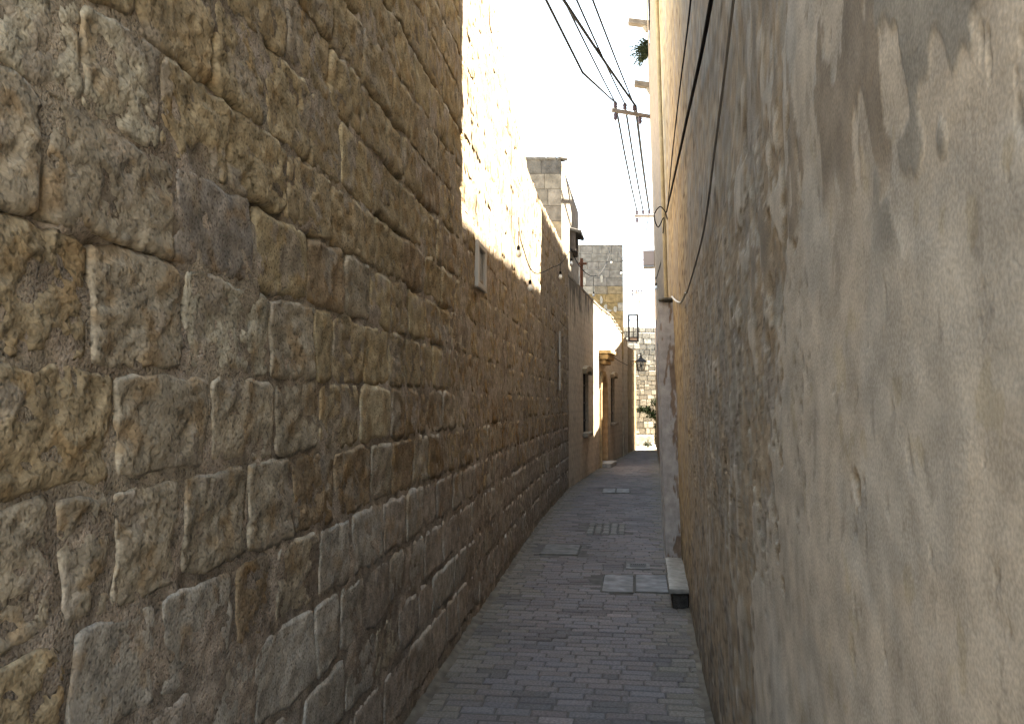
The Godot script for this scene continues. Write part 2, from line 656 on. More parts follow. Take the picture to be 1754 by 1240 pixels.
func wall_top(u: float) -> float:
	if u < 3.3:
		return 5.3
	if u < 4.2:
		return lerpf(5.3, 4.86, (u - 3.3) / 0.9)
	if u < 6.0:
		return lerpf(4.86, 4.6, (u - 4.2) / 1.8)
	return 4.52

# kinds of stone: [colour, roughness of relief, depth of pits, lichen, material]
var kinds := {
	"cream": [Color(0.64, 0.55, 0.39), 0.003, 0.003, 0.10, "smooth_stone"],
	"white": [Color(0.62, 0.565, 0.455), 0.006, 0.010, 0.18, "rough_stone"],
	"ochre_smooth": [Color(0.57, 0.465, 0.30), 0.004, 0.005, 0.12, "smooth_stone"],
	"ochre": [Color(0.56, 0.455, 0.30), 0.008, 0.013, 0.2, "rough_stone"],
	"tan": [Color(0.52, 0.42, 0.28), 0.008, 0.011, 0.3, "rough_stone"],
	"brown": [Color(0.42, 0.32, 0.215), 0.007, 0.009, 0.35, "rough_stone"],
	"grey_rough": [Color(0.53, 0.46, 0.36), 0.006, 0.009, 0.4, "rough_stone"],
	"grey": [Color(0.45, 0.40, 0.355), 0.003, 0.003, 0.8, "smooth_stone"],
	"pale_grey": [Color(0.54, 0.495, 0.435), 0.004, 0.004, 0.12, "smooth_stone"],
	"pink_grey": [Color(0.48, 0.415, 0.355), 0.005, 0.005, 0.25, "smooth_stone"],
}
var joints := {
	10: [2.79, [-3.6, -3.1, -2.62, -2.16, -1.71, -1.25, -0.84, -0.44]],
	9: [2.51, [-3.5, -3.05, -2.62, -2.22, -1.87, -1.47, -1.13, -0.63]],
	8: [2.26, [-3.6, -3.2, -2.81, -2.49, -2.11, -1.69, -1.22, -0.62]],
	7: [2.00, [-3.7, -3.3, -2.92, -2.41, -1.94, -1.48, -1.06, -0.69, -0.33, 0.05]],
	6: [1.73, [-3.6, -3.2, -2.77, -2.37, -1.8, -1.4, -1.19, -0.78, -0.36, -0.03, 0.31, 0.63, 1.13]],
	5: [1.47, [-3.55, -3.12, -2.67, -2.23, -1.76, -1.35, -0.83, -0.33, -0.04, 0.49, 0.93, 1.42]],
	4: [1.19, [-3.7, -3.25, -2.86, -2.67, -2.37, -1.97, -1.6, -1.17, -0.64, -0.3, 0.16, 0.54, 1.1, 1.53, 2.0]],
	3: [0.92, [-3.6, -3.2, -2.82, -2.46, -2.05, -1.75, -1.33, -0.96, -0.45, 0.0]],
	2: [0.63, [-3.4, -2.95, -2.55, -2.21, -1.9, -1.37, -1.09, -0.74, -0.35, -0.03, 0.44]],
	1: [0.37, [-3.2, -2.75, -2.3, -1.88, -1.5, -1.0, -0.57, -0.15, 0.28, 0.63, 1.34]],
	0: [0.07, [-3.4, -2.9, -2.3, -1.8, -1.3, -0.88, -0.43, 0.02, 0.63, 1.1, 1.49]],
}
# what the nearest stones are, by course and place in it
var named := {
	"8.2": "white", "8.3": "ochre", "8.4": "ochre", "8.5": "tan", "8.1": "white",
	"7.1": "grey_rough", "7.2": "grey_rough", "7.3": "grey", "7.4": "ochre_smooth", "7.5": "brown", "7.6": "grey_rough", "7.7": "ochre_smooth", "7.8": "tan", "7.9": "ochre_smooth",
	"6.2": "grey_rough", "6.3": "white", "6.4": "grey_rough", "6.5": "ochre_smooth", "6.6": "tan", "6.7": "ochre_smooth", "6.8": "tan",
	"5.2": "grey_rough", "5.3": "grey_rough", "5.4": "grey_rough", "5.5": "tan", "5.6": "cream", "5.7": "brown", "5.8": "brown", "5.9": "brown",
	"4.2": "grey_rough", "4.3": "grey_rough", "4.4": "grey_rough", "4.5": "grey_rough", "4.6": "brown", "4.7": "brown", "4.8": "grey_rough",
	"3.2": "pale_grey", "3.3": "pale_grey", "3.4": "brown", "3.5": "grey_rough", "3.6": "pale_grey", "3.7": "pale_grey",
	"2.4": "pale_grey", "2.5": "pale_grey", "2.6": "pale_grey", "9.3": "ochre", "9.4": "ochre", "9.5": "tan", "9.6": "ochre_smooth", "9.7": "tan",
}

func pick_kind(course: int, u: float) -> String:
	var r := rng.randf()
	if course <= 2:
		return "pale_grey" if r < 0.35 else ("pink_grey" if r < 0.85 else "grey_rough")
	if course == 3:
		return "pink_grey" if r < 0.5 else ("tan" if r < 0.75 else "pale_grey")
	if course <= 5:
		return "brown" if r < 0.4 else ("tan" if r < 0.75 else ("ochre" if r < 0.85 else "grey_rough"))
	return "ochre" if r < 0.3 else ("tan" if r < 0.74 else ("ochre_smooth" if r < 0.84 else ("brown" if r < 0.92 else "grey_rough")))

func swell(u: float, v: float) -> float:
	# the uneven face that stones and mortar share
	return 0.012 * nz.get_noise_3d(u * 1.9, v * 1.9, 800.0) + 0.004 * nz.get_noise_3d(u * 7.0, v * 7.0, 810.0)

func eaten(u: float, v: float) -> float:
	# the farther, higher stretch is so weathered that its joints have almost gone
	return ss(0.2, 2.2, u) * ss(0.95, 1.5, v + 0.5 * nz.get_noise_2d(u * 0.8, v * 0.8 + 60.0))

func open_joint(u: float, v: float) -> float:
	# where the mortar has fallen out
	return ss(0.06, 0.26, nz.get_noise_3d(u * 1.5, v * 2.4, 330.0)) * ss(1.75, 2.15, v) * ss(2.6, 0.8, u)

func stone(a: Dictionary, u0: float, u1: float, v0: float, v1: float, kind: Array, sd: float, step: float) -> void:
	var hw := (u1 - u0) * 0.5
	var hh := (v1 - v0) * 0.5
	var uc := (u0 + u1) * 0.5
	var vc := (v0 + v1) * 0.5
	var nx := clampi(int(2.0 * hw / step), 4, 60) + 3
	var ny := clampi(int(2.0 * hh / step), 4, 40) + 3
	var base: Color = kind[0]
	var amp: float = kind[1]
	var pit: float = kind[2]
	var lich: float = kind[3]
	var proud := 0.004 + lerpf(0.006, 0.004, ss(0.5, 2.5, uc)) * (fposmod(sd * 7.31, 1.0) - 0.5)
	var leanu := 0.006 * (fposmod(sd * 3.17, 1.0) - 0.5)
	var leanv := 0.005 * (fposmod(sd * 5.77, 1.0) - 0.5)
	var tone := 0.90 + 0.2 * fposmod(sd * 1.93, 1.0)
	var c0 := Color(base.r * tone, base.g * tone, base.b * tone)
	var smear := Color(0.50, 0.435, 0.36)
	var black := Color(0.10, 0.09, 0.078)
	var rust := Color(0.44, 0.27, 0.11)
	var P := PackedVector3Array()
	var C := PackedColorArray()
	P.resize(nx * ny)
	C.resize(nx * ny)
	var nrm: Vector2 = along(left_path, uc, LEFT_START)[1]
	var org := lw(uc, 0.0, 0.0)
	var tang := Vector2(nrm.y, -nrm.x)
	for j in ny:
		var tq := clampf((j - 1.0) / (ny - 3.0), 0.0, 1.0) * 2.0 - 1.0
		for i in nx:
			var sq := clampf((i - 1.0) / (nx - 3.0), 0.0, 1.0) * 2.0 - 1.0
			var skirt := i == 0 or j == 0 or i == nx - 1 or j == ny - 1
			var u := uc + hw * sq * (1.0 - 0.05 * pow(absf(tq), 9.0))
			var v := vc + hh * tq * (1.0 - 0.06 * pow(absf(sq), 9.0))
			var wu := nz.get_noise_3d(u * 4.0, v * 4.0, sd * 9.0)
			var wv := nz.get_noise_3d(u * 4.0 + 31.0, v * 4.0, sd * 9.0)
			u += 0.030 * wu * sq * sq
			v += 0.026 * wv * tq * tq
			var d := -0.07
			if not skirt:
				var e := minf(hw * (1.0 - absf(sq)), hh * (1.0 - absf(tq)))
				var big := nz.get_noise_3d(u * 6.0, v * 7.0, sd * 3.0)
				d = swell(u, v) + proud + leanu * sq + leanv * tq + amp * 0.65 * big
				var fu := eaten(u, v)
				d -= (pit * 0.65 + 0.010 * fu) * ss(0.05, 0.20, nz.get_noise_3d(u * 8.0 + 0.5 * wu, v * 11.0 + 0.5 * wv, sd * 5.0 + 40.0))
				d -= pit * 0.3 * ss(0.1, 0.25, nz.get_noise_3d(u * 21.0, v * 25.0, 15.0))
				d += 0.2 * amp * nz.get_noise_3d(u * 30.0, v * 30.0, sd)
				d -= (0.0035 + 0.013 * open_joint(u, v) + 0.005 * maxf(0.0, wu + wv)) * (1.0 - 0.8 * fu) * exp(-e / 0.007)
			P[j * nx + i] = Vector3(org.x + tang.x * (u - uc) + nrm.x * d, v, org.z + tang.y * (u - uc) + nrm.y * d)
			var n1 := nz.get_noise_3d(u * 4.0, v * 4.0, sd * 2.0 + 70.0)
			var n2 := nz.get_noise_3d(u * 14.0, v * 16.0, 90.0)
			var n3 := nz.get_noise_3d(u * 2.2, v * 2.2, 120.0)
			var col := c0 * (1.0 + 0.24 * n1 + 0.16 * n2)
			col = mixc(col, rust, lerpf(0.45, 0.8, ss(0.5, 3.0, u)) * ss(lerpf(0.14, -0.02, ss(0.5, 3.0, u)), 0.40, nz.get_noise_3d(u * 5.0, v * 5.0, 150.0) + 0.3 * n2) * ss(0.7, 1.1, v))
			col = mixc(col, black, ss(0.30 - 0.30 * lich, 0.6, n2 * 0.8 + n3 * 0.8) * lich * 0.42)
			col = mixc(col, smear, 0.85 * ss(0.26, 0.32, nz.get_noise_3d(u * 2.9, v * 3.6, 200.0) + 0.12 * n2))
			col.a = 1.0
			C[j * nx + i] = col
	sheet(a, P, C, nx, ny, Vector3(nrm.x, 0, nrm.y))

func _left_wall() -> void:
	var wall := thing("stone_wall", "long weathered golden limestone ashlar wall with eroded blocks and wide mortar joints", "stone wall", lw(0, 0, 0))
	var off := -wall.position
	# courses up to the top
	var levels := []
	for k in 11:
		levels.append(joints[k][0])
	while levels[-1] < 5.4:
		levels.append(levels[-1] + 0.265 + rng.randf_range(-0.01, 0.01))
	var list := []
	for k in levels.size() - 1:
		var us: Array = joints[k][1].duplicate() if joints.has(k) else [-3.6 + rng.randf() * 0.3]
		while us[-1] < 12.25:
			us.append(us[-1] + rng.randf_range(0.33, 0.56))
		us[-1] = 12.3
		for i in us.size() - 1:
			var um: float = (us[i] + us[i + 1]) * 0.5
			var v1: float = minf(levels[k + 1], wall_top(um) - 0.01)
			if v1 - levels[k] < 0.06:
				continue
			# the small framed window takes the place of some stone
			if us[i + 1] > 2.16 and us[i] < 2.62 and levels[k] > 2.5 and v1 < 3.1:
				if us[i] < 2.1:
					list.append([us[i], 2.15, levels[k], v1, k, "x", rng.randf()])
				if us[i + 1] > 2.68:
					list.append([2.63, us[i + 1], levels[k], v1, k, "x", rng.randf()])
				continue
			list.append([us[i], us[i + 1], levels[k], v1, k, "%d.%d" % [k, i], rng.randf()])
	# the 300 that show largest become single stones
	for q in list:
		var p := lw((q[0] + q[1]) * 0.5, (q[2] + q[3]) * 0.5, 0.0) - EYE
		var depth := -p.z
		var seen := depth > 0.9 and absf(p.x / depth) < 0.68 and absf(p.y / depth - TILT) < 0.5
		var wid: float = q[1] - q[0]
		q.append((wid * (q[3] - q[2]) * absf(p.x) / pow(maxf(depth, 0.5), 3.0)) if seen else 0.0)
	var order := list.duplicate()
	order.sort_custom(func(x, y): return x[7] > y[7])
	var limit: float = order[300][7]
	var rest := acc()
	for q in list:
		var kn: String = named[q[5]] if named.has(q[5]) else pick_kind(q[4], q[0])
		var kind: Array = kinds[kn].duplicate()
		var um: float = (q[0] + q[1]) * 0.5
		if um > 2.0:
			# the far stretch is more evenly eaten away
			kind[1] = maxf(kind[1], 0.009)
			kind[2] = maxf(kind[2], 0.012)
		var gap := 0.007 if q[4] > 5 else 0.013
		if q[4] < 4:
			gap = 0.018
		if um > 3.0:
			gap = 0.004
		var depth := 4.578 + um
		var a := acc() if q[7] > limit else rest
		stone(a, q[0] + gap * 0.7, q[1] - gap * 0.7, q[2] + gap * 0.6, q[3] - gap * 0.6, kind, q[6] * 10.0, clampf(depth * 0.0048, 0.010, 0.045))
		if q[7] > limit:
			var o := put("stone", done(a), M[kind[4]], wall)
			o.position = off
	var field := put("stone_field", done(rest), M.rough_stone, wall)
	field.position = off
	field.set_meta("kind", "stuff")
	# mortar between the stones: here flush or smeared over the edges, there open
	var us2 := [-5.6, -5.0, -4.6, -4.2, -3.9, -3.7]
	while us2[-1] < 12.3:
		us2.append(us2[-1] + clampf((4.578 + us2[-1]) * 0.009, 0.014, 0.05))
	us2[-1] = 12.3
	var nx := us2.size()
	var vs := [-0.02]
	while vs[-1] < 2.9:
		vs.append(vs[-1] + 0.018)
	while vs[-1] < 5.3:
		vs.append(vs[-1] + 0.035)
	var ny := vs.size()
	var P := PackedVector3Array()
	var C := PackedColorArray()
	for j in ny:
		for i in nx:
			var u: float = us2[i]
			var v: float = minf(vs[j], wall_top(u) - 0.02)
			var n := nz.get_noise_3d(u * 3.4, v * 3.4, 300.0)
			var m := nz.get_noise_3d(u * 14.0, v * 14.0, 310.0)
			var d := swell(u, v) - 0.0028 + 0.0055 * eaten(u, v) + 0.0025 * ss(1.25, 1.0, v) + 0.006 * n + 0.0035 * m - 0.045 * open_joint(u, v)
			P.append(lw(u, v, d))
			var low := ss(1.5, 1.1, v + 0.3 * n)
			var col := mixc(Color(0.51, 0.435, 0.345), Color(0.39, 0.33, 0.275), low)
			col = mixc(col, Color(0.33, 0.27, 0.215), 0.8 * ss(0.02, 0.2, nz.get_noise_3d(u * 1.7, v * 2.2, 340.0) + 0.3 * m))
			col = mixc(col, Color(0.56, 0.47, 0.39), ss(0.16, 0.26, n))
			col = col * (1.0 + 0.35 * m)
			col.a = 1.0
			C.append(col)
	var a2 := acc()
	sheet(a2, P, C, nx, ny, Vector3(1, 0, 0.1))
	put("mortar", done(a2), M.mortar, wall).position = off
	# thickness of the wall
	var core := acc()
	var prev := -5.6
	while prev < 12.29:
		var nxt := minf(prev + 0.7, 12.3)
		var tp := wall_top((prev + nxt) * 0.5) - 0.03
		var b := [lw(prev, -0.05, -0.08), lw(nxt, -0.05, -0.08), lw(nxt, -0.05, -0.62), lw(prev, -0.05, -0.62)]
		var inside: Vector3 = (b[0] + b[2]) * 0.5 + Vector3.UP * 2.0
		var t := []
		for p in b:
			t.append(Vector3(p.x, tp, p.z))
		for k in 4:
			poly(core, [b[k], b[(k + 1) % 4], t[(k + 1) % 4], t[k]], inside, Color(0.36, 0.29, 0.19))
		poly(core, t, inside, Color(0.4, 0.34, 0.25))
		prev = nxt
	put("core", done(core), M.block_stone, wall).position = off
	# small framed window high up
	var win := Node3D.new()
	win.name = "window"
	wall.add_child(win, true)
	win.position = lw(2.39, 2.735, 0.0) + off
	var nrm: Vector2 = along(left_path, 2.39, LEFT_START)[1]
	win.rotation.y = atan2(nrm.x, nrm.y)
	win.set_meta("label", "small upright window in a grey-white frame")
	var fa := acc()
	for s in [-1.0, 1.0]:
		box(fa, Transform3D(Basis(), Vector3(0.19 * s, 0, 0.0)), Vector3(0.05, 0.37, 0.06), Color.WHITE, 0.006)
		box(fa, Transform3D(Basis(), Vector3(0, 0.158 * s, 0.002)), Vector3(0.332, 0.045, 0.055), Color.WHITE, 0.006)
	put("frame", done(fa), M.frame_white, win)
	one_box("pane", Vector3(0, 0, 0.0), Vector3(0.315, 0.27, 0.012), M.glass, win)
	one_box("back", Vector3(0, 0, -0.03), Vector3(0.36, 0.34, 0.01), M.wood_dark, win)
	# two perforated conduit strips fixed to the far stretch
	for k in 2:
		var st := Node3D.new()
		st.name = "vent_strip"
		wall.add_child(st, true)
		st.position = lw(10.3, 2.62 - 0.52 * k, 0.03) + off
		var n2: Vector2 = along(left_path, 10.3, LEFT_START)[1]
		st.rotation.y = atan2(n2.x, n2.y)
		st.set_meta("label", "narrow perforated metal strip fixed upright to the wall")
		for s in [-1.0, 0.0, 1.0]:
			one_box("rail", Vector3(0.075 * s, 0, 0.0), Vector3(0.018, 0.48, 0.02), M.frame_white, st)
		for r in 13:
			one_box("rung", Vector3(0, -0.234 + 0.039 * r, 0.001), Vector3(0.132, 0.018, 0.015), M.frame_white, st)

# ------------------------------------------------------------------ the plastered houses on the other side
func rw(z: float, v: float, d: float, lean := 0.024) -> Vector3:
	# z: distance ahead, v: height, d: out into the alley; the old wall leans a little into the alley
	return Vector3(0.329 + 0.1545 * z - lean * v - 0.988 * d, v, -z - 0.153 * d)

func right_plaster(z: float, v: float) -> Array:
	# [relief, colour] of the flaking render: coats of different age lie over one another with broken edges
	var A := nz.get_noise_3d(z * 1.4, v * 1.1, 400.0)
	var B := nz.get_noise_3d(z * 4.5, v * 3.6, 410.0)
	var D := nz.get_noise_3d(z * 13.0, v * 10.0, 420.0)
	var G := nz.get_noise_3d(z * 42.0, v * 42.0, 440.0)
	var brush := nz.get_noise_3d(z * 9.0 + v * 3.0, v * 55.0, 445.0)
	# bare undercoat: rough, brown and grey
	var d := 0.009 * A + 0.004 * B + 0.0028 * D + 0.0016 * G
	var col := Color(0.545, 0.435, 0.315) * (1.0 + 0.3 * B + 0.35 * D + 0.25 * G)
	col = mixc(col, Color(0.45, 0.395, 0.335) * (1.0 + 0.35 * D), ss(0.10, 0.2, nz.get_noise_3d(z * 2.6, v * 2.0, 455.0) + 0.35 * D))
	col = mixc(col, Color(0.17, 0.13, 0.095), 0.7 * ss(0.24, 0.38, D + 0.55 * G))
	col = mixc(col, Color(0.50, 0.46, 0.39), 0.8 * ss(0.16, 0.26, nz.get_noise_3d(z * 8.0, v * 5.0, 450.0) + 0.3 * G))
	# the ochre wash that survives on the farther wall
	var och := ss(4.4, 7.2, z + 1.3 * A + 1.6 * B + 0.45 * (v - 2.6) + 0.9 * D)
	var oc := Color(0.60, 0.455, 0.255) * (1.0 + 0.25 * B + 0.35 * D)
	oc = mixc(oc, Color(0.24, 0.15, 0.075), ss(0.14, 0.3, D + 0.5 * G))
	oc = mixc(oc, Color(0.47, 0.40, 0.32), 0.75 * ss(0.12, 0.22, nz.get_noise_3d(z * 1.8, v * 0.9, 470.0) + 0.3 * D))
	col = mixc(col, oc, och * 0.92)
	# pinkish wash of the houses beyond
	if z > 12.0:
		col = mixc(col, Color(0.30, 0.225, 0.165) * (1.0 + 0.3 * B + 0.3 * D), 0.85)
	# smooth top coat: nearly whole low down close by, islands elsewhere
	var near := ss(1.0, -0.35, (z - 1.5) * 1.0 + (v - 1.75) * 0.8)
	var keep := ss(0.0, 0.035, A * 0.75 + B * 0.5 + D * 0.22 - 0.26 + 0.95 * near) * ss(5.2, 4.2, z + 0.8 * B)
	var td := 0.009 * A + 0.002 * B + 0.0028 + 0.0004 * brush
	var tc := Color(0.66, 0.585, 0.495) * (1.0 + 0.08 * A + 0.05 * B + 0.04 * brush)
	tc = mixc(tc, Color(0.62, 0.57, 0.505), ss(0.05, 0.2, nz.get_noise_3d(z * 1.9, v * 1.6, 475.0)))
	tc = mixc(tc, Color(0.47, 0.37, 0.17), 0.25 * ss(0.36, 0.42, nz.get_noise_3d(z * 6.0, v * 5.0, 500.0)))
	tc = mixc(tc, Color(0.26, 0.225, 0.19), 0.35 * ss(0.42, 0.46, nz.get_noise_3d(z * 12.0, v * 5.5, 505.0) + 0.15 * G))
	var scr := ss(0.34, 0.40, nz.get_noise_3d(z * 34.0, v * 11.0, 510.0)) * ss(0.02, 0.16, nz.get_noise_3d(z * 5.0, v * 2.0, 515.0))
	tc = mixc(tc, Color(0.3, 0.27, 0.235), 0.45 * scr)
	td -= 0.002 * scr
	d = lerpf(d, td, keep)
	col = mixc(col, tc, keep)
	# brushed-on clay repairs with round edges, rimmed by old limewash
	var rp := nz.get_noise_3d(z * 5.2, v * 2.0, 480.0) + 0.10 * B
	var zone := ss(1.85, 2.0, v + 0.25 * A) * ss(2.7, 2.2, z) * ss(0.85, 1.0, z)
	var rim := ss(0.075, 0.02, absf(rp - 0.13)) * zone * ss(-0.05, 0.12, B + 0.5 * D)
	col = mixc(col, Color(0.57, 0.54, 0.49), rim * 0.75)
	var rep := ss(0.155, 0.185, rp) * zone
	col = mixc(col, Color(0.385, 0.325, 0.26) * (1.0 + 0.12 * D), rep)
	d = lerpf(d, 0.009 * A + 0.0038 + 0.001 * D, rep)
	# grey cement trowelled on high up close by
	var cem := ss(0.06, 0.10, nz.get_noise_3d(z * 3.0, v * 2.2, 490.0) + 0.15 * B) * ss(1.15, 1.0, z) * ss(1.78, 1.86, v)
	col = mixc(col, Color(0.40, 0.37, 0.325) * (1.0 + 0.1 * D), cem)
	d = lerpf(d, 0.009 * A + 0.0045, cem)
	# gouges
	var ch := nc.get_noise_3d(z * 7.0, v * 4.0 + 0.5 * B, 3.0)
	var chip := ss(-0.86, -0.93, ch + 0.06 * G) * ss(1.7, 2.2, z)
	d -= 0.010 * chip
	col = mixc(col, Color(0.22, 0.175, 0.13), chip * 0.6)
	# grainy dirt splashed along the foot
	var foot := ss(0.0, 0.25, 0.42 - v + 0.7 * B + 0.5 * D) * ss(2.0, 3.0, z)
	col = mixc(col, Color(0.15, 0.13, 0.105) * (1.0 + 0.6 * D), foot * 0.7)
	col.a = 1.0
	return [d, col]

func right_sheet(zs: Array, vs: Array, lean: float, top: Callable) -> ArrayMesh:
	var nx := zs.size()
	var ny := vs.size()
	var P := PackedVector3Array()
	var C := PackedColorArray()
	P.resize(nx * ny)
	C.resize(nx * ny)
	for j in ny:
		for i in nx:
			var z: float = zs[i]
			var v: float = minf(vs[j], top.call(z))
			var q := right_plaster(z, v)
			P[j * nx + i] = rw(z, v, q[0], lean)
			C[j * nx + i] = q[1]
	var a := acc()
	sheet(a, P, C, nx, ny, Vector3(-1, 0, -0.15))
	return done(a)

func right_body(parent: Node3D, called: String, z0: float, z1: float, h0: float, h1: float, lean: float, deep: float, col: Color) -> void:
	var a := acc()
	var b := [rw(z0, -0.05, -0.05, lean), rw(z1, -0.05, -0.05, lean), rw(z1, -0.05, -deep, 0.0), rw(z0, -0.05, -deep, 0.0)]
	var t := [rw(z0, h0 - 0.02, -0.05, lean), rw(z1, h1 - 0.02, -0.05, lean), rw(z1, h1 - 0.02, -deep, 0.0), rw(z0, h0 - 0.02, -deep, 0.0)]
	var inside: Vector3 = (b[0] + b[2] + t[0] + t[2]) * 0.25
	for k in 4:
		poly(a, [b[k], b[(k + 1) % 4], t[(k + 1) % 4], t[k]], inside, col)
	poly(a, t, inside, col)
	put(called, done(a), M.plaster, parent).position = -parent.position

func steps(lo: float, hi: float, by: float) -> Array:
	var out := []
	var n := maxi(1, int(ceil((hi - lo) / by)))
	for k in n + 1:
		out.append(lerpf(lo, hi, float(k) / n))
	return out

func _right_houses() -> void:
	# nearest house: very tall, so the near alley lies in deep shade
	var h1 := thing("plaster_house", "near tall house wall of flaking grey-beige render with clay patches", "house", rw(0, 0, 0), "plastered houses along the alley")
	var zs := [-1.0, -0.7, -0.4, -0.2, 0.0, 0.2, 0.35]
	while zs[-1] < 6.5:
		zs.append(zs[-1] + clampf(zs[-1] * zs[-1] * 0.0062, 0.0042, 0.055))
	zs[-1] = 6.5
	var vs := steps(-0.02, 1.1, 0.02)
	vs.pop_back()
	vs.append_array(steps(1.1, 2.35, 0.0065))
	vs.pop_back()
	vs.append_array(steps(2.35, 5.2, 0.022))
	vs.pop_back()
	vs.append_array(steps(5.2, 9.8, 0.2))
	put("wall", right_sheet(zs, vs, 0.024, func(_z): return 9.8), M.plaster, h1).position = -h1.position
	right_body(h1, "body", -1.0, 6.5, 9.8, 9.8, 0.024, 5.0, Color(0.42, 0.38, 0.32))
	# second house, lower, with the painted door surround
	var h2 := thing("plaster_house", "ochre-washed house with lilac door surround and cables on its wall", "house", rw(8, 0, 0), "plastered houses along the alley")
	zs = steps(6.5, 12.75, 0.055)
	vs = steps(-0.02, 6.6, 0.033)
	vs.pop_back()
	vs.append_array(steps(6.6, 8.0, 0.1))
	put("wall", right_sheet(zs, vs, 0.024, func(z): return 7.2 + (z - 6.5) * 0.122), M.plaster, h2).position = -h2.position
	right_body(h2, "body", 6.5, 12.75, 7.2, 7.96, 0.024, 4.0, Color(0.45, 0.36, 0.22))
	_door_surround(h2)
	# rain pipe up from the surround
	var pa := acc()
	var pp := []
	for k in 24:
		var v := 2.62 + 0.27 * k
		pp.append(rw(9.35 + 0.03 * sin(k * 1.7), v, 0.045) - h2.position)
	tube(pa, pp, 0.022, 7, Color(0.5, 0.4, 0.24))
	put("pipe", done(pa), M.plaster, h2)
	# third house, taller again, ends in a corner with spouts
	var h3 := thing("plaster_house", "farther tall pinkish house with stone spouts and a power line bracket", "house", rw(15, 0, 0), "plastered houses along the alley")
	put("wall", right_sheet(steps(12.75, 21.25, 0.09), steps(-0.02, 9.1, 0.06), 0.024, func(_z): return 9.1), M.plaster, h3).position = -h3.position
	right_body(h3, "body", 12.75, 18.4, 9.1, 9.1, 0.024, 4.0, Color(0.45, 0.38, 0.30))
	put("upper_wall", right_sheet(steps(18.4, 21.25, 0.09), steps(9.1, 11.8, 0.06), 0.024, func(_z): return 11.8), M.plaster, h3).position = -h3.position
	right_body(h3, "tower_body", 18.401, 21.25, 11.8, 11.8, 0.024, 4.0, Color(0.45, 0.38, 0.30))
	# a low garden wall that lets the sun through, then the last house
	var h4 := thing("garden_wall", "low plastered wall between the tall houses, letting the sun through", "wall", rw(22, 0, 0))
	put("wall", right_sheet(steps(21.25, 23.4, 0.1), steps(-0.02, 5.45, 0.08), 0.006, func(_z): return 5.45), M.plaster, h4).position = -h4.position
	right_body(h4, "body", 21.251, 23.4, 5.45, 5.45, 0.006, 0.6, Color(0.45, 0.4, 0.33))
	var h5 := thing("plaster_house", "last plastered house at the sunlit end of the alley", "house", rw(26, 0, 0), "plastered houses along the alley")
	put("wall", right_sheet(steps(23.4, 30.6, 0.1), steps(-0.02, 6.85, 0.08), 0.006, func(z): return 6.8 - (z - 23.4) * 0.04), M.plaster, h5).position = -h5.position
	right_body(h5, "body", 23.401, 30.6, 6.8, 6.51, 0.006, 5.0, Color(0.45, 0.4, 0.33))

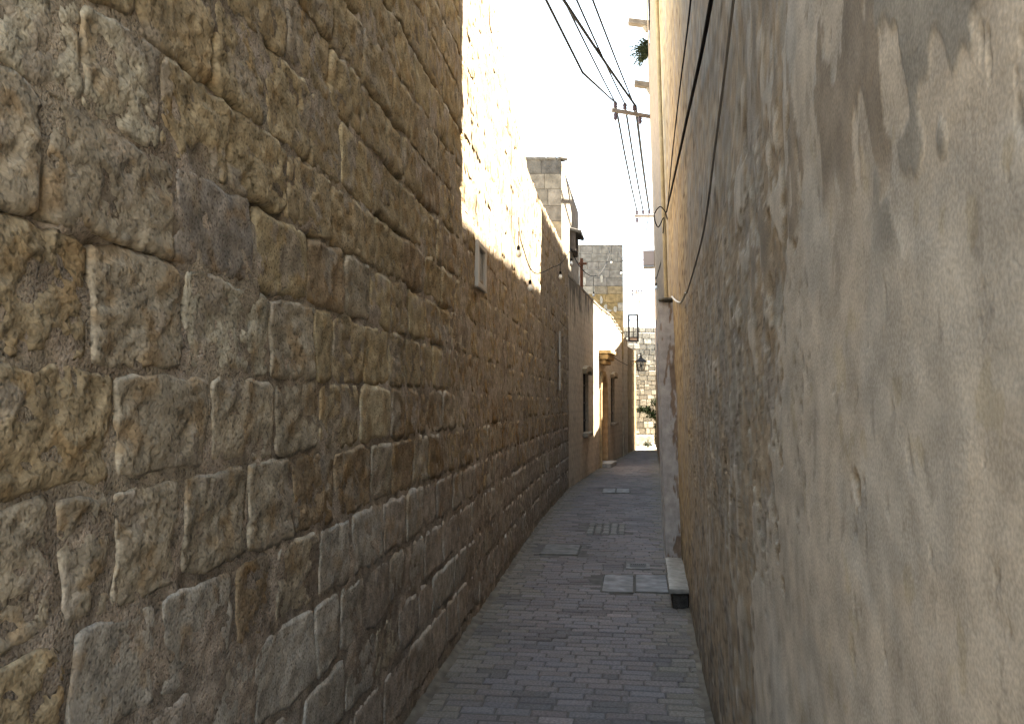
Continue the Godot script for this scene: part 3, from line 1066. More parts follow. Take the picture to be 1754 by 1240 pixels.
func _door_surround(house: Node3D) -> void:
	var o := -house.position
	var lil := Color(0.50, 0.465, 0.45)
	# near jamb: a pilaster that stands proud of the wall, its paint flaking to brown plaster
	for jm in [[8.55, 9.25], [10.35, 10.85]]:
		var nx := 40
		var ny := 110
		var a := acc()
		# faces: towards the camera, along the alley
		for face in 2:
			var P := PackedVector3Array()
			var C := PackedColorArray()
			for j in ny:
				var v := -0.02 + 2.66 * j / (ny - 1.0)
				for i in nx:
					var t := i / (nx - 1.0)
					var z: float = jm[0] if face == 0 else lerpf(jm[0], jm[1], t)
					var d := lerpf(-0.06, 0.15, t) if face == 0 else 0.15
					var n := nz.get_noise_3d(d * 9.0 + face * 5.0 + z, v * 2.4, 600.0)
					var nn := nz.get_noise_3d(d * 30.0 + z * 3.0, v * 9.0, 610.0)
					var edge := (1.0 - t) if face == 0 else absf(t - 0.5)
					var peel := ss(0.10, 0.16, n * 0.8 + nn * 0.35 + 0.30 * edge - 0.27 + 0.10 * ss(1.2, 0.2, v))
					var col := mixc(lil * (1.0 + 0.12 * nn), Color(0.27, 0.20, 0.15) * (1.0 + 0.4 * nn), peel)
					if face == 0:
						P.append(rw(z + 0.002 * n + 0.004 * peel, v, d))
					else:
						P.append(rw(z, v, d - 0.006 * peel + 0.003 * n))
					col.a = 1.0
					C.append(col)
			sheet(a, P, C, nx, ny, Vector3(0, 0, 1) if face == 0 else Vector3(-1, 0, 0))
		var top := [rw(jm[0], 2.64, 0.15), rw(jm[1], 2.64, 0.15), rw(jm[1], 2.64, -0.06), rw(jm[0], 2.64, -0.06)]
		poly(a, top, rw(jm[0] + 0.2, 1.0, 0.0), Color(0.25, 0.22, 0.2))
		poly(a, [rw(jm[1], 0, 0.15), rw(jm[1], 2.64, 0.15), rw(jm[1], 2.64, -0.06), rw(jm[1], 0, -0.06)], rw(jm[0], 1.0, 0.0), lil)
		put("door_jamb", done(a), M.plaster, house).position = o
	var l := acc()
	var b := [rw(9.252, 2.34, 0.14), rw(10.348, 2.34, 0.14), rw(10.348, 2.34, -0.06), rw(9.252, 2.34, -0.06)]
	var t2 := []
	for p in b:
		t2.append(p + Vector3(-0.007, 0.29, 0))
	for k in 4:
		poly(l, [b[k], b[(k + 1) % 4], t2[(k + 1) % 4], t2[k]], rw(9.8, 2.48, 0.04), lil)
	poly(l, b, rw(9.8, 2.48, 0.04), lil)
	poly(l, t2, rw(9.8, 2.48, 0.04), lil)
	put("door_lintel", done(l), M.plaster, house).position = o
	var dr := acc()
	var q := [rw(9.25, 0.02, 0.035), rw(10.35, 0.02, 0.035), rw(10.35, 2.34, 0.035), rw(9.25, 2.34, 0.035)]
	poly(dr, q, rw(9.8, 1.2, -1.0))
	put("door", done(dr), M.wood_dark, house).position = o
	# crumbling ledge on top of the near jamb
	var lg := acc()
	for k in 9:
		box(lg, Transform3D(Basis(Vector3.UP, 0.15 + rng.randf_range(-0.3, 0.3)), rw(8.56 + 0.07 * k, 2.655 + rng.randf() * 0.012, 0.035 + rng.randf_range(-0.02, 0.05))), Vector3(rng.randf_range(0.08, 0.16), rng.randf_range(0.03, 0.05), rng.randf_range(0.07, 0.12)), Color(0.20, 0.18, 0.15) * rng.randf_range(0.7, 1.3), 0.012)
	put("ledge", done(lg), M.rough_stone, house).position = o

# ------------------------------------------------------------------ the far side: roof block, plastered house, corner, far tower
func blocks(parent: Node3D, origin: Vector3, turn: float, width: float, height: float, course: float, longest: float, paint: Callable, m: Material, called := "stone") -> void:
	# courses of chamfered blocks in the local xy plane of a wall face (z outward), thin joints between
	var y := 0.0
	var base := Basis(Vector3.UP, turn)
	while y < height - 0.02:
		var h := minf(course * rng.randf_range(0.94, 1.06), height - y)
		var x := 0.0
		var first := true
		while x < width - 0.01:
			var w := longest * rng.randf_range(0.7, 1.1)
			if first:
				w *= rng.randf_range(0.4, 1.0)
				first = false
			if width - x - w < 0.14:
				w = width - x
			var a := acc()
			box(a, Transform3D(base, Vector3.ZERO), Vector3(w - 0.006, h - 0.006, 0.12 + rng.randf_range(0.0, 0.012)), paint.call(x + w * 0.5, y + h * 0.5), 0.004)
			put(called, done(a), m, parent).position = origin + base * Vector3(x + w * 0.5, y + h * 0.5, -0.06)
			x += w
		y += h

func slab_body(a: Dictionary, plan: Array, y0: float, y1: float, col: Color) -> void:
	var mid := Vector3.ZERO
	for p in plan:
		mid += Vector3(p.x, (y0 + y1) * 0.5, p.y) / plan.size()
	for k in plan.size():
		var p: Vector2 = plan[k]
		var q: Vector2 = plan[(k + 1) % plan.size()]
		poly(a, [Vector3(p.x, y0, p.y), Vector3(q.x, y0, q.y), Vector3(q.x, y1, q.y), Vector3(p.x, y1, p.y)], mid, col)
	var t := []
	for p in plan:
		t.append(Vector3(p.x, y1, p.y))
	poly(a, t, mid, col)

func hp(u: float, v: float, d: float) -> Vector3:
	return on(house_path, u, v, d)

func house_plaster(u: float, v: float) -> Array:
	var n1 := nz.get_noise_3d(u * 0.9, v * 0.9, 700.0)
	var st := nz.get_noise_3d(u * 4.5, v * 0.5, 710.0)
	var n2 := nz.get_noise_3d(u * 5.0, v * 4.0, 720.0)
	var col := Color(0.72, 0.63, 0.51) * (1.0 + 0.15 * n1 + 0.16 * n2)
	# soot running down in streaks from the parapet
	var soot := ss(0.0, 0.3, st * 1.2 + (v - 3.75) * 0.8 + 0.25 * n2)
	col = mixc(col, Color(0.115, 0.11, 0.105) * (1.0 + 0.5 * n2), soot * 0.85)
	# damp, mottled foot
	var damp := ss(0.2, 0.5, n1 + 0.4 * n2 + (0.9 - v) * 0.5)
	col = mixc(col, Color(0.42, 0.375, 0.315) * (1.0 + 0.4 * n2), damp * 0.65)
	col.a = 1.0
	return [0.012 * n1 + 0.004 * n2, col]

func _left_far() -> void:
	# block with exposed stone courses rising behind the ashlar wall
	var tp := thing("stone_tower", "grey stone block rising above the golden ashlar wall", "building", Vector3(0.2, 4.3, -15.5))
	var paint := func(x: float, y: float) -> Color:
		var k := 0.21 + 0.08 * nz.get_noise_2d(x * 3.0, y * 3.0) + rng.randf_range(-0.05, 0.04)
		var c := Color(k, k * 0.92, k * 0.8)
		if y > 1.42:
			c = mixc(c, Color(0.09, 0.09, 0.095), 0.3 + 0.5 * rng.randf())
		elif y < 0.55:
			c = mixc(c, Color(0.42, 0.34, 0.22), 0.6)
		return c
	blocks(tp, Vector3(-0.55, 0.0, 0.0), 0.0, 1.24, 1.72, 0.29, 0.5, paint, M.block_stone)
	var ba := acc()
	slab_body(ba, [Vector2(-0.55, -0.07), Vector2(0.69, -0.07), Vector2(1.32, -4.3), Vector2(-0.55, -4.3)], -4.2, 1.70, Color(0.42, 0.39, 0.35))
	put("body", done(ba), M.block_stone, tp)
	var mo := acc()
	for k in 7:
		box(mo, Transform3D(Basis(Vector3.UP, rng.randf()), Vector3(-0.45 + 0.19 * k, 1.735, -0.05)), Vector3(0.2, 0.04 + 0.02 * rng.randf(), 0.16), Color(0.2, 0.2, 0.2) * rng.randf_range(0.8, 1.3), 0.015)
	put("coping", done(mo), M.rough_stone, tp)
	# dark sloping hood on its sunlit side
	var hd := acc()
	var hb := Basis(Vector3.UP, -0.15) * Basis(Vector3.BACK, -0.28)
	box(hd, Transform3D(hb, Vector3(1.05, 0.83, -2.3)), Vector3(0.42, 0.06, 0.9), Color(0.13, 0.13, 0.135), 0.01)
	box(hd, Transform3D(Basis(Vector3.UP, -0.15), Vector3(0.98, 0.6, -1.95)), Vector3(0.22, 0.42, 0.06), Color(0.13, 0.12, 0.12), 0.01)
	box(hd, Transform3D(Basis(Vector3.UP, -0.15), Vector3(1.07, 0.6, -2.65)), Vector3(0.22, 0.42, 0.06), Color(0.13, 0.12, 0.12), 0.01)
	put("hood", done(hd), M.plaster, tp)

	# plastered house with window, arched door and ledge
	var hs := thing("plaster_cottage", "low beige plastered house with soot-streaked parapet, arched doorway and two windows", "house", hp(0, 0, 0))
	var o := -hs.position
	var openings := [[2.2, 3.15, 1.0, 2.3], [5.55, 6.75, -0.1, 2.42], [7.85, 8.6, 1.1, 2.36]]
	var us := steps(0.0, 2.2, 0.08)
	for part in [[2.2, 3.15], [3.15, 5.55], [5.55, 6.75], [6.75, 7.85], [7.85, 8.6], [8.6, 12.0]]:
		us.pop_back()
		us.append_array(steps(part[0], part[1], 0.08))
	var vs := steps(-0.1, 1.0, 0.1)
	for part in [[1.0, 1.1], [1.1, 2.3], [2.3, 2.36], [2.36, 2.42], [2.42, 4.1]]:
		vs.pop_back()
		vs.append_array(steps(part[0], part[1], 0.08))
	var nx := us.size()
	var ny := vs.size()
	var P := PackedVector3Array()
	var C := PackedColorArray()
	var skip := {}
	for j in ny:
		for i in nx:
			var u: float = us[i]
			var top := 4.1 if u < 8.0 else lerpf(4.1, 3.62, (u - 8.0) / 4.0)
			var v: float = vs[j] if vs[j] < 2.5 else lerpf(2.42, top, (vs[j] - 2.42) / 1.68)
			var q := house_plaster(u, v)
			P.append(hp(u, v, q[0]))
			C.append(q[1])
			if i < nx - 1 and j < ny - 1:
				var cu: float = (us[i] + us[i + 1]) * 0.5
				var cv: float = (vs[j] + vs[j + 1]) * 0.5
				for op in openings:
					if cu > op[0] and cu < op[1] and cv > op[2] and cv < op[3]:
						skip[j * nx + i] = true
	var a := acc()
	sheet(a, P, C, nx, ny, Vector3(1, 0, 0.2), skip)
	put("wall", done(a), M.plaster, hs).position = o
	var bd := acc()
	slab_body(bd, [Vector2(0.85, -16.85), Vector2(0.83, -17.0), Vector2(2.0, -22.7), Vector2(3.5, -28.5), Vector2(-2.0, -28.5), Vector2(-2.0, -16.85)], -0.05, 3.6, Color(0.4, 0.35, 0.28))
	put("body", done(bd), M.plaster, hs).position = o
	var par := acc()
	for k in 24:
		var u0 := 0.5 * k
		var top2 := 4.1 if u0 < 8.0 else lerpf(4.1, 3.62, (u0 - 7.75) / 4.0)
		var qn: Vector2 = along(house_path, u0 + 0.25)[1]
		box(par, Transform3D(Basis(Vector3.UP, atan2(qn.x, qn.y)), hp(u0 + 0.25, top2 + 0.012, -0.13)), Vector3(0.495, 0.06 + 0.02 * rng.randf(), 0.28), Color(0.3, 0.27, 0.23) * rng.randf_range(0.75, 1.25), 0.012)
	put("parapet", done(par), M.block_stone, hs).position = o
	# reveals and what stands in the openings
	for k in 3:
		var op: Array = openings[k]
		var rv := acc()
		var mid := hp((op[0] + op[1]) * 0.5, (op[2] + op[3]) * 0.5, -0.1)
		var cr := [hp(op[0], op[2], 0.004), hp(op[1], op[2], 0.004), hp(op[1], op[3], 0.004), hp(op[0], op[3], 0.004)]
		var bk := [hp(op[0], op[2], -0.24), hp(op[1], op[2], -0.24), hp(op[1], op[3], -0.24), hp(op[0], op[3], -0.24)]
		var rc := Color(0.42, 0.36, 0.29) if k != 1 else Color(0.47, 0.36, 0.22)
		for e in 4:
			var f := (e + 1) % 4
			var nb: int = rv.v.size()
			poly(rv, [cr[e], cr[f], bk[f], bk[e]], mid + (mid - (cr[e] + cr[f]) * 0.5) * -4.0, rc)
		put("reveal", done(rv), M.plaster, hs).position = o
		var um: float = (op[0] + op[1]) * 0.5
		var nn: Vector2 = along(house_path, um)[1]
		var turn := atan2(nn.x, nn.y)
		if k == 1:
			var dn := Node3D.new()
			dn.name = "door"
			hs.add_child(dn, true)
			dn.position = hp(um, 0, -0.2) + o
			dn.rotation.y = turn
			dn.set_meta("label", "brown wooden door under an arched ochre surround")
			for s in [-1.0, 1.0]:
				one_box("leaf", Vector3(0.29 * s, 1.16, 0), Vector3(0.56, 2.26, 0.05), M.wood_brown, dn, 0.0, 0.01)
				for pk in 3:
					one_box("panel", Vector3(0.29 * s, 0.5 + 0.68 * pk, 0.027), Vector3(0.38, 0.5, 0.02), M.wood_brown, dn, 0.0, 0.008)
			one_box("doorstep", Vector3(0, 0.06, 0.28), Vector3(1.1, 0.12, 0.42), M.marble, dn, 0.0, 0.015, Color(0.5, 0.49, 0.47))
			# ochre surround with an arch
			var sr := acc()
			for s in [-1.0, 1.0]:
				box(sr, Transform3D(Basis(), Vector3(0.56 * s, 1.0, 0.2)), Vector3(0.14, 2.02, 0.14), Color(0.50, 0.385, 0.235), 0.01)
			for w in 9:
				var an := PI * (w + 0.5) / 9.0
				box(sr, Transform3D(Basis(Vector3.BACK, an), Vector3(0.54 * cos(an), 1.98 + 0.42 * sin(an), 0.2)), Vector3(0.15, 0.2, 0.143), Color(0.50, 0.385, 0.235) * rng.randf_range(0.85, 1.1), 0.01)
			put("arch", done(sr), M.plaster, dn)
		else:
			var wn := Node3D.new()
			wn.name = "window"
			hs.add_child(wn, true)
			wn.position = hp(um, (op[2] + op[3]) * 0.5, -0.17) + o
			wn.rotation.y = turn
			var ww: float = op[1] - op[0]
			var wh: float = op[3] - op[2]
			one_box("pane", Vector3(0, 0, -0.02), Vector3(ww, wh, 0.01), M.glass, wn)
			one_box("back", Vector3(0, 0, -0.055), Vector3(ww + 0.1, wh + 0.1, 0.02), M.wood_dark, wn)
			for b in 6:
				one_box("bar", Vector3(-ww * 0.42 + ww * 0.168 * b, 0, 0.1), Vector3(0.022, wh, 0.022), M.iron, wn)
			for b in 3:
				one_box("crossbar", Vector3(0, -wh * 0.3 + wh * 0.3 * b, 0.116), Vector3(ww, 0.03, 0.01), M.iron, wn)
			for s in [-1.0, 1.0]:
				one_box("frame", Vector3(ww * 0.47 * s, 0, 0.0), Vector3(0.06, wh, 0.05), M.wood_weathered, wn)
			var hd2 := acc()
			for w in 7:
				var t := (w + 0.5) / 7.0 - 0.5
				box(hd2, Transform3D(Basis(Vector3.BACK, -t * 0.8), Vector3(t * (ww + 0.16), wh * 0.5 + 0.1 - 0.22 * t * t, 0.2)), Vector3((ww + 0.16) / 7.0, 0.12, 0.14), Color(0.5, 0.4, 0.27) * rng.randf_range(0.9, 1.1), 0.01)
			put("hood", done(hd2), M.block_stone, wn)
			one_box("sill", Vector3(0, -wh * 0.5 - 0.05, 0.2), Vector3(ww + 0.14, 0.09, 0.16), M.block_stone, wn, 0.0, 0.012, Color(0.45, 0.39, 0.31))
	# projecting stone ledge over the door
	var le := acc()
	var ln: Vector2 = along(house_path, 6.1)[1]
	var lb := Basis(Vector3.UP, atan2(ln.x, ln.y))
	var lo := hp(6.15, 0, 0)
	box(le, Transform3D(lb, lo + lb * Vector3(0, 2.95, 0.14)), Vector3(1.35, 0.09, 0.36), Color(0.55, 0.43, 0.25), 0.012)
	box(le, Transform3D(lb, lo + lb * Vector3(0, 2.83, 0.11)), Vector3(1.2, 0.13, 0.28), Color(0.50, 0.37, 0.2), 0.02)
	box(le, Transform3D(lb, lo + lb * Vector3(0, 2.70, 0.07)), Vector3(1.0, 0.11, 0.2), Color(0.48, 0.35, 0.19), 0.02)
	put("ledge", done(le), M.block_stone, hs).position = o

	# ochre corner building
	var co := thing("corner_house", "narrow ochre stone corner at the far end of the alley below a lantern", "building", Vector3(corner_path[0].x, 0, corner_path[0].y))
	var cdir: Vector2 = (corner_path[1] - corner_path[0])
	var cturn := atan2(-cdir.y, cdir.x)
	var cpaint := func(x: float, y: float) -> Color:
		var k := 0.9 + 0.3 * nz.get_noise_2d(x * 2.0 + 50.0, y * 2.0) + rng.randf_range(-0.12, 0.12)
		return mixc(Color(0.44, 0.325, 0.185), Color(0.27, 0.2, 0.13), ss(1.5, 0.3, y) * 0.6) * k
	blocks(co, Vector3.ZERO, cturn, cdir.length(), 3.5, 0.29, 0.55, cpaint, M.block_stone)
	var cb := acc()
	slab_body(cb, [Vector2(-0.13, 0.03), Vector2(0.5, -2.46), Vector2(-3.5, -2.46), Vector2(-3.5, 0.03)], -0.05, 3.48, Color(0.42, 0.3, 0.16))
	put("body", done(cb), M.block_stone, co)

	# far stone tower behind the house
	var tw := thing("stone_tower", "square pale stone tower with aerials and peeling patches behind the plastered house", "building", Vector3(1.91, 3.0, -27.0))
	var tpaint := func(_x: float, y: float) -> Color:
		var k := 1.0 + rng.randf_range(-0.08, 0.06)
		var c := mixc(Color(0.40, 0.29, 0.14), Color(0.29, 0.265, 0.23), ss(1.9, 2.5, y + rng.randf_range(-0.2, 0.2)))
		if y < 2.3 and rng.randf() < 0.12:
			c = Color(0.46, 0.41, 0.33)
		return c * k
	blocks(tw, Vector3(0, 0, 0), 0.0, 1.55, 3.57, 0.255, 0.42, tpaint, M.block_stone)
	var tb := acc()
	slab_body(tb, [Vector2(0, -0.07), Vector2(1.55, -0.07), Vector2(1.55, -1.3), Vector2(0, -1.3)], -3.05, 3.55, Color(0.48, 0.42, 0.32))
	put("body", done(tb), M.block_stone, tw)
	# plaster remnants that stand proud of the blocks
	for q in [[0.33, 2.42, 0.16, 0.3], [0.88, 2.5, 0.1, 0.26], [0.86, 1.85, 0.09, 0.3], [1.05, 1.5, 0.3, 0.12], [1.0, 1.62, 0.12, 0.22], [0.15, 2.1, 0.12, 0.16], [1.3, 1.55, 0.12, 0.2]]:
		var pk2 := acc()
		var pts := []
		for w in 9:
			var an := TAU * w / 9.0
			var rr := rng.randf_range(0.7, 1.15)
			pts.append(Vector3(q[0] + cos(an) * q[2] * 0.5 * rr, q[1] + sin(an) * q[3] * 0.5 * rr, 0.032))
		var back := []
		for p in pts:
			back.append(p - Vector3(0, 0, 0.03))
		poly(pk2, pts, Vector3(q[0], q[1], -1), Color(0.5, 0.46, 0.39))
		for w in 9:
			poly(pk2, [pts[w], pts[(w + 1) % 9], back[(w + 1) % 9], back[w]], Vector3(q[0], q[1], 0.015), Color(0.48, 0.44, 0.37))
		put("plaster_patch", done(pk2), M.plaster, tw)
	# aerials and the rusty post
	for k in 3:
		var px: float = [1000.0, 1038.0, 1054.0][k]
		var foot := Vector3(at(px, 417, 27.3).x, 6.56, -27.4)
		var ae := thing("tv_aerial", ["thin aerial mast on the far tower, the one at its ashlar wall end", "thin aerial mast on the far tower, in the middle of its roof", "thin aerial mast on the far tower, nearest its free corner"][k], "aerial", foot, "aerials on the far tower")
		var mast := acc()
		tube(mast, [Vector3.ZERO, Vector3(0, 0.42 + 0.06 * k, 0)], 0.007, 5)
		put("mast", done(mast), M.steel, ae)
		for r in 5:
			var el := acc()
			tube(el, [Vector3(-0.11, 0.40 - 0.015 * r, -0.1 + 0.05 * r), Vector3(0.11, 0.40 - 0.015 * r, -0.1 + 0.05 * r)], 0.005, 4)
			put("element", done(el), M.steel, ae)
		var bo := acc()
		tube(bo, [Vector3(0, 0.405, -0.12), Vector3(0, 0.34, 0.12)], 0.006, 4)
		put("boom", done(bo), M.steel, ae)
	var ip := thing("iron_post", "rusty iron T-shaped post standing on the plastered house parapet", "post", hp(3.2, 4.1, -0.15))
	one_box("upright", Vector3(0, 0.42, 0), Vector3(0.07, 0.9, 0.07), M.rust, ip, 0.0, 0.008)
	one_box("arm", Vector3(-0.14, 0.74, 0.045), Vector3(0.52, 0.05, 0.03), M.rust, ip, 0.0, 0.006)

# ------------------------------------------------------------------ the end of the alley
func _far_end() -> void:
	var ew := thing("end_wall", "tall sunlit rough stone wall closing the end of the alley", "stone wall", Vector3(4.0, 0, -34.2))
	var turn := deg_to_rad(19.0)
	var b := Basis(Vector3.UP, turn)
	var paint := func(x: float, y: float) -> Color:
		var k := 0.28 + 0.1 * nz.get_noise_2d(x * 1.5, y * 1.5 + 20.0) + rng.randf_range(-0.06, 0.05)
		return mixc(Color(k * 1.04, k * 0.93, k * 0.76), Color(k, k * 0.97, k * 0.9), ss(2.2, 4.0, y))
	var y := 0.0
	while y < 4.5:
		var h := rng.randf_range(0.17, 0.25)
		var x := -0.4 + rng.randf() * 0.3
		while x < 4.2:
			var w := rng.randf_range(0.16, 0.36)
			var a := acc()
			var tilt := Basis.from_euler(Vector3(rng.randf_range(-0.09, 0.09), rng.randf_range(-0.07, 0.07), rng.randf_range(-0.03, 0.03)))
			box(a, Transform3D(b * tilt, Vector3.ZERO), Vector3(w - 0.006, h - 0.006, 0.2), paint.call(x, y), 0.022)
			put("stone", done(a), M.rough_stone, ew).position = b * Vector3(x + w * 0.5, y + h * 0.5, -0.05 + rng.randf_range(-0.02, 0.03))
			x += w
		y += h
	var core := acc()
	box(core, Transform3D(b, b * Vector3(2.5, 2.25, -0.32)), Vector3(9.0, 4.55, 0.56), Color(0.27, 0.235, 0.185))
	put("core", done(core), M.mortar, ew)
	# pale block at its foot with a rounded stone on it
	var pl := acc()
	box(pl, Transform3D(b, Vector3.ZERO), Vector3(0.62, 0.42, 0.5), Color(0.55, 0.52, 0.47), 0.03)
	var po := put("plinth", done(pl), M.block_stone, self)
	po.position = at(1103, 754, 33.3) * Vector3(1, 0, 1) + Vector3(0, 0.21, 0)
	tag(po, "pale stone block on the sunlit ground at the end wall", "stone block")
	# small tree at the corner
	var base := at(1126, 765, 32.6) * Vector3(1, 0, 1)
	var tr := thing("small_tree", "small dark leafy tree at the sunlit end of the alley", "tree", base)
	var tk := acc()
	tube(tk, [Vector3.ZERO, Vector3(-0.03, 0.6, 0), Vector3(0.02, 1.1, 0.02), Vector3(-0.05, 1.6, 0)], [0.07, 0.06, 0.05, 0.03], 7, Color(0.1, 0.075, 0.05))
	tube(tk, [Vector3(0.0, 0.95, 0), Vector3(-0.25, 1.3, 0), Vector3(-0.6, 1.42, 0.03)], [0.04, 0.03, 0.015], 6, Color(0.1, 0.075, 0.05))
	tube(tk, [Vector3(0.0, 1.1, 0), Vector3(0.15, 1.5, -0.1), Vector3(0.4, 1.8, -0.1)], [0.04, 0.03, 0.012], 6, Color(0.1, 0.075, 0.05))
	put("trunk", done(tk), M.rough_stone, tr)
	var lv := acc()
	var clumps := [[-0.62, 1.4, 0.0, 0.17], [-0.42, 1.36, 0.05, 0.16], [-0.2, 1.22, 0.0, 0.24], [0.05, 1.15, 0.05, 0.3], [-0.05, 1.68, 0.0, 0.2], [0.15, 1.75, 0.0, 0.22], [0.05, 0.8, 0.05, 0.2], [0.08, 0.5, 0.05, 0.2], [0.35, 1.5, -0.1, 0.4], [0.4, 1.1, 0, 0.4], [0.05, 0.25, 0.1, 0.2], [-0.34, 1.44, 0.0, 0.12]]
	for c in clumps:
		leaves(lv, Vector3(c[0], c[1], c[2]), c[3], int(1500 * c[3]), 0.06, Color(0.011, 0.016, 0.008))
	put("crown", done(lv), M.leaf, tr)
	var sh := at(1110, 764, 32.2) * Vector3(1, 0, 1)
	var lp := acc()
	leaves(lp, Vector3(0, 0.12, 0), 0.16, 160, 0.06, Color(0.02, 0.026, 0.016))
	var so := put("low_plant", done(lp), M.leaf, self)
	so.position = sh
	tag(so, "low dark clump of leaves on the ground before the end wall", "plant")

func leaves(a: Dictionary, c: Vector3, r: float, n: int, size: float, col: Color) -> void:
	for k in n:
		var d := Vector3(rng.randfn(), rng.randfn(), rng.randfn()).normalized() * r * pow(rng.randf(), 0.45)
		d.y *= 0.8
		var b := Basis.from_euler(Vector3(rng.randf_range(-1.2, 1.2), rng.randf() * TAU, rng.randf_range(-0.8, 0.8)))
		var s := size * rng.randf_range(0.6, 1.2)
		var p := c + d
		poly(a, [p, p + b * Vector3(s * 0.4, 0, s * 0.5), p + b * Vector3(0, s * 0.08, s * 1.2), p + b * Vector3(-s * 0.4, 0, s * 0.5)], p - Vector3.UP, col * rng.randf_range(0.7, 1.5))

# ------------------------------------------------------------------ things in the street
func _street_things() -> void:
	# marble step on a dark plinth
	var tb := Basis(Vector3.UP, -0.1533)
	var st := thing("door_step", "white marble step on a dark block beside the door surround", "step", rw(7.75, 0, 0.08))
	var a := acc()
	rough_box(a, Transform3D(tb, Vector3(0, 0.147, 0)), Vector3(0.17, 0.05, 1.46), Color(0.33, 0.315, 0.29), 0.02, 0.007, 0.014)
	put("slab", done(a), M.marble, st)
	a = acc()
	rough_box(a, Transform3D(tb, Vector3(0.01, 0.055, 0)), Vector3(0.13, 0.15, 1.40), Color(0.075, 0.07, 0.065), 0.02, 0.008, 0.015)
	put("block", done(a), M.rough_stone, st)
	# weeds at the foot of the door surround
	for n in 2:
		var wa := acc()
		for q in 60:
			var dirv := Vector3(rng.randf_range(-1, 0.4), rng.randf_range(0.5, 1.4), rng.randf_range(-0.8, 0.8)).normalized()
			var ln := rng.randf_range(0.03, 0.12)
			var p0 := Vector3(rng.randf_range(-0.03, 0.03), 0, rng.randf_range(-0.12, 0.12))
			tube(wa, [p0, p0 + dirv * ln * 0.6, p0 + dirv * ln + Vector3.DOWN * ln * 0.2], [0.003, 0.0025, 0.001], 3, Color(0.05, 0.06, 0.028) * rng.randf_range(0.6, 1.5))
		leaves(wa, Vector3(0, 0.03, 0), 0.05, 50, 0.03, Color(0.045, 0.06, 0.025))
		var wo := put("weed", done(wa), M.leaf, self)
		wo.position = rw([10.0, 11.6][n], 0.0, [0.05, 0.03][n])
		tag(wo, ["small weed tuft against the door beneath the lilac surround", "small weed tuft at the wall foot just past the door surround"][n], "weed", "weeds along the wall foot")

	# lantern on a bracket
	var la := thing("street_lantern", "black four-sided street lantern on a thin bracket from the ochre corner", "lantern", at(1098, 620, 29.3))
	var k := 0.0194
	var parts := acc()
	# roof, finial and rails
	var q := func(w: float, y: float) -> Array:
		return [Vector3(-w, y, w), Vector3(w, y, w), Vector3(w, y, -w), Vector3(-w, y, -w)]
	var top: Array = q.call(0.05, 0.13)
	var eav: Array = q.call(0.175, 0.02)
	var bot: Array = q.call(0.095, -0.30)
	for e in 4:
		var f := (e + 1) % 4
		poly(parts, [top[e], top[f], eav[f], eav[e]], Vector3(0, -0.2, 0))
		tube(parts, [eav[e] * Vector3(0.9, 1, 0.9), bot[e]], 0.011, 5)
		tube(parts, [bot[e], bot[f]], 0.011, 5)
		tube(parts, [eav[e], eav[f]], 0.014, 5)
	poly(parts, bot, Vector3.ZERO)
	lathe(parts, Vector3(0, 0.12, 0), [[0.055, 0.0], [0.03, 0.05], [0.045, 0.08], [0.02, 0.11], [0.028, 0.14], [0.004, 0.2]], 8)
	put("housing", done(parts), M.iron, la)
	for e in 4:
		var f := (e + 1) % 4
		var pa := acc()
		poly(pa, [eav[e] * Vector3(0.88, 1, 0.88), eav[f] * Vector3(0.88, 1, 0.88), bot[f] * 0.98, bot[e] * 0.98], Vector3.ZERO)
		put("pane", done(pa), M.glass, la)
	var lb := acc()
	lathe(lb, Vector3(0, -0.12, 0), [[0.005, -0.06], [0.03, -0.03], [0.035, 0.0], [0.02, 0.04], [0.015, 0.1]], 8)
	put("lamp", done(lb), M.porcelain, la)
	var br := acc()
	var wallp := on(corner_path, 0.7, 1.65 + 0.0194 * 71, 0.0) - la.position
	tube(br, [wallp, Vector3(0, 0.05, 0)], 0.011, 5)
	tube(br, [wallp - Vector3(0, 0.2, 0), wallp * 0.45 + Vector3(0, 0.02, 0)], 0.008, 5)
	put("bracket", done(br), M.iron, la)

	# tall metal frame on the corner
	var fr := thing("sign_frame", "tall empty rectangular metal frame with a tan lower panel above the lantern", "sign frame", at(1085, 562, 29.0))
	var wv := 0.15
	var hv := 0.46
	var fa := acc()
	for s in [-1.0, 1.0]:
		box(fa, Transform3D(Basis(), Vector3(wv * s, 0, 0)), Vector3(0.06, hv * 2.0, 0.06), Color.WHITE, 0.004)
		box(fa, Transform3D(Basis(), Vector3(0, (hv - 0.025) * s, 0.001)), Vector3(wv * 2.0 - 0.06, 0.05, 0.058), Color.WHITE, 0.004)
	box(fa, Transform3D(Basis(), Vector3(0, 0.26, 0)), Vector3(wv * 2.0 - 0.061, 0.03, 0.03))
	box(fa, Transform3D(Basis(), Vector3(0.0, -0.03, 0)), Vector3(0.03, 0.54, 0.025))
	box(fa, Transform3D(Basis(), Vector3(0, -0.31, 0)), Vector3(wv * 2.0 - 0.061, 0.03, 0.03))
	put("frame", done(fa), M.iron, fr)
	one_box("panel", Vector3(0, -0.378, -0.005), Vector3(wv * 2.0 - 0.061, 0.105, 0.015), M.box_pink, fr)
	var fb := acc()
	var wp := on(corner_path, 0.5, fr.position.y - 0.4, -0.02) - fr.position
	tube(fb, [Vector3(-wv, -0.4, 0), wp], 0.015, 5)
	tube(fb, [Vector3(-wv, 0.1, 0), wp + Vector3(0, 0.25, 0)], 0.012, 5)
	put("bracket", done(fb), M.iron, fr)

	# grey box on the third house
	var mb := thing("meter_box", "pinkish grey square box fixed high on the farther tall house", "box", rw(20.8, 5.1, 0.14))
